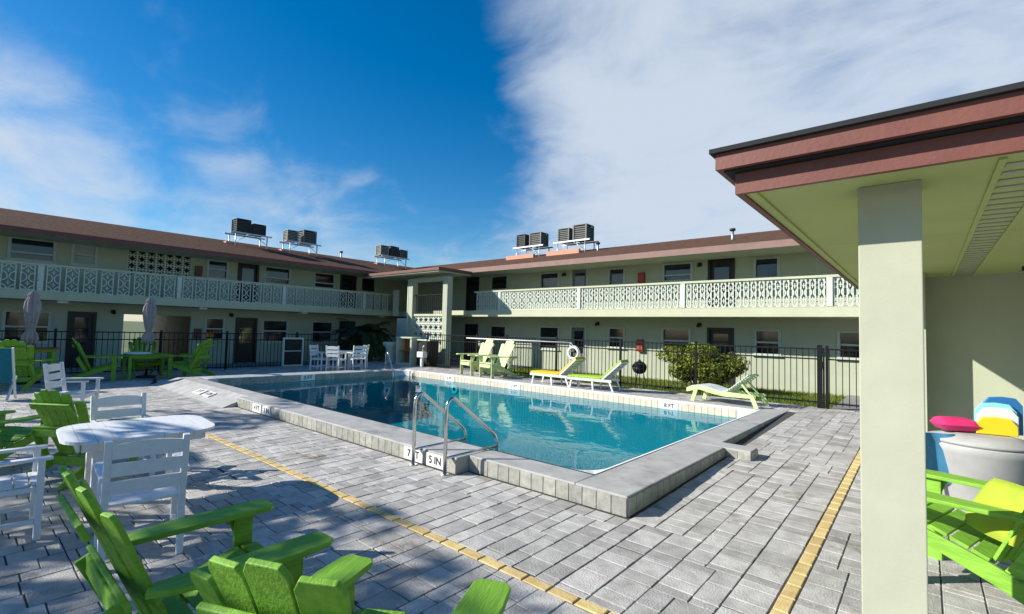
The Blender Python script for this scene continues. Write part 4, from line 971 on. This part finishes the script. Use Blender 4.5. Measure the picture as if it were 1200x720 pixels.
leaf_cloud(b, ells, 9500, .062); tag(b.build('foliage', 'leaf_bush', bs), kind='stuff')
for k in range(7):
    a = 2 * PI * k / 7; MB().tube([(.08 * math.cos(a), .08 * math.sin(a), -.03), (.25 * math.cos(a), .25 * math.sin(a), .4), (.55 * math.cos(a), .5 * math.sin(a), 1.0)], [.025, .02, .01], 6).build('stem', 'bark', bs)
def frond(b, base, az, L, rise, droop, leaf, nleaf=30, wl=.018):
    """one pinnate frond: rachis strip and leaflets"""
    pts = []; d2 = Vector((math.cos(az), math.sin(az), 0)); ang = rise; p = Vector(base); st = L / 14
    for i in range(15):
        pts.append(p.copy()); p = p + (d2 * math.cos(ang) + Vector((0, 0, math.sin(ang)))) * st; ang -= droop / 14 * (1 + i * .06)
    side = Vector((-d2.y, d2.x, 0))
    for i in range(14):
        w = .018 * (1 - i / 15) + .004; b.add([pts[i] - side * w, pts[i] + side * w, pts[i + 1] + side * w * .9, pts[i + 1] - side * w * .9], [(0, 1, 2, 3)])
    for k in range(nleaf):
        t = .12 + .88 * (k + rnd.random()) / nleaf; f = t * 13.99; i = int(f); q = pts[i].lerp(pts[min(i + 1, 14)], f - i); tan = (pts[min(i + 1, 14)] - pts[i]).normalized()
        ll = leaf * math.sin(PI * min(1, t * .8 + .18)) * rnd.uniform(.8, 1.1)
        for s in (-1, 1):
            dv = (side * s * .85 + tan * .62 + Vector((0, 0, -.25 + rnd.gauss(0, .1)))).normalized(); nn = dv.cross(tan).normalized().cross(dv)
            tip = q + dv * ll + Vector((0, 0, -.16 * ll)); mid = q + dv * ll * .45
            b.add([q, mid + nn * wl, tip, mid - nn * wl], [(0, 1, 2, 3)])
def palm(name, label, loc, h, nf, L, leaf, m, trunk_r=.12, lean=(0, 0), nleaf=30, wl=.018, rise=(.1, 1.2), multi=1):
    o = thing(name, label, 'palm', loc); b = MB()
    for c in range(multi):
        ox, oy = (rnd.uniform(-.35, .35), rnd.uniform(-.5, .5)) if multi > 1 else (0, 0); hh = h * rnd.uniform(.75, 1.05) if multi > 1 else h
        ps = []; rs = []
        for i in range(13):
            t = i / 12; ps.append((ox + lean[0] * t * t, oy + lean[1] * t * t, -.05 + hh * t)); rs.append(trunk_r * (1.35 - .5 * t) * (1 + (.09 if i % 2 else 0)))
        MB().tube(ps, rs, 10).build('trunk', 'bark', o)
        top = ps[-1]
        for k in range(nf):
            frond(b, top, 2 * PI * k / nf * 2.4 + rnd.uniform(-.2, .2), L * rnd.uniform(.8, 1.1), rnd.uniform(*rise), rnd.uniform(1.1, 1.9), leaf, nleaf, wl)
    tag(b.build('crown', m, o), kind='stuff'); return o
palm('corner_palm', 'dark bushy palm in the shaded corner by the stair tower', (-20.95, 13.3, 0), 1.55, 18, 1.5, .42, 'leaf_palm', .07, nleaf=28, wl=.02, rise=(-.2, 1.3), multi=6)
# garden palms beside the pool that throw the dappled shade over the near deck
palm('garden_palm', 'slender garden palm shading the white dining set', (-11.3, -5.5, -.05), 5.3, 14, 2.4, .75, 'leaf_tall_palm', .13, (.2, .1), 15, .05, (-.3, 1.2))
palm('garden_palm', 'garden palm shading the near green chairs', (-10.2, -7.2, -.05), 6.0, 15, 2.3, .75, 'leaf_tall_palm', .13, (.1, .3), 15, .05, (-.3, 1.2))
palm('garden_palm', 'tall garden palm shading the paving by the pool corner', (-17.2, -4.2, -.05), 6.3, 10, 2.3, .7, 'leaf_tall_palm', .13, (.2, .1), 14, .05, (-.3, 1.2))
palm('garden_palm', 'short garden palm shading the chair beside the white dining set', (-8.0, -5.0, -.05), 4.7, 14, 1.5, .55, 'leaf_tall_palm', .11, (.1, .1), 16, .04, (-.3, 1.2))
palm('garden_palm', 'leaning garden palm shading the chairs behind the white table', (-14.0, -5.2, -.05), 5.0, 14, 2.2, .7, 'leaf_tall_palm', .12, (.4, .2), 16, .045, (-.3, 1.2))
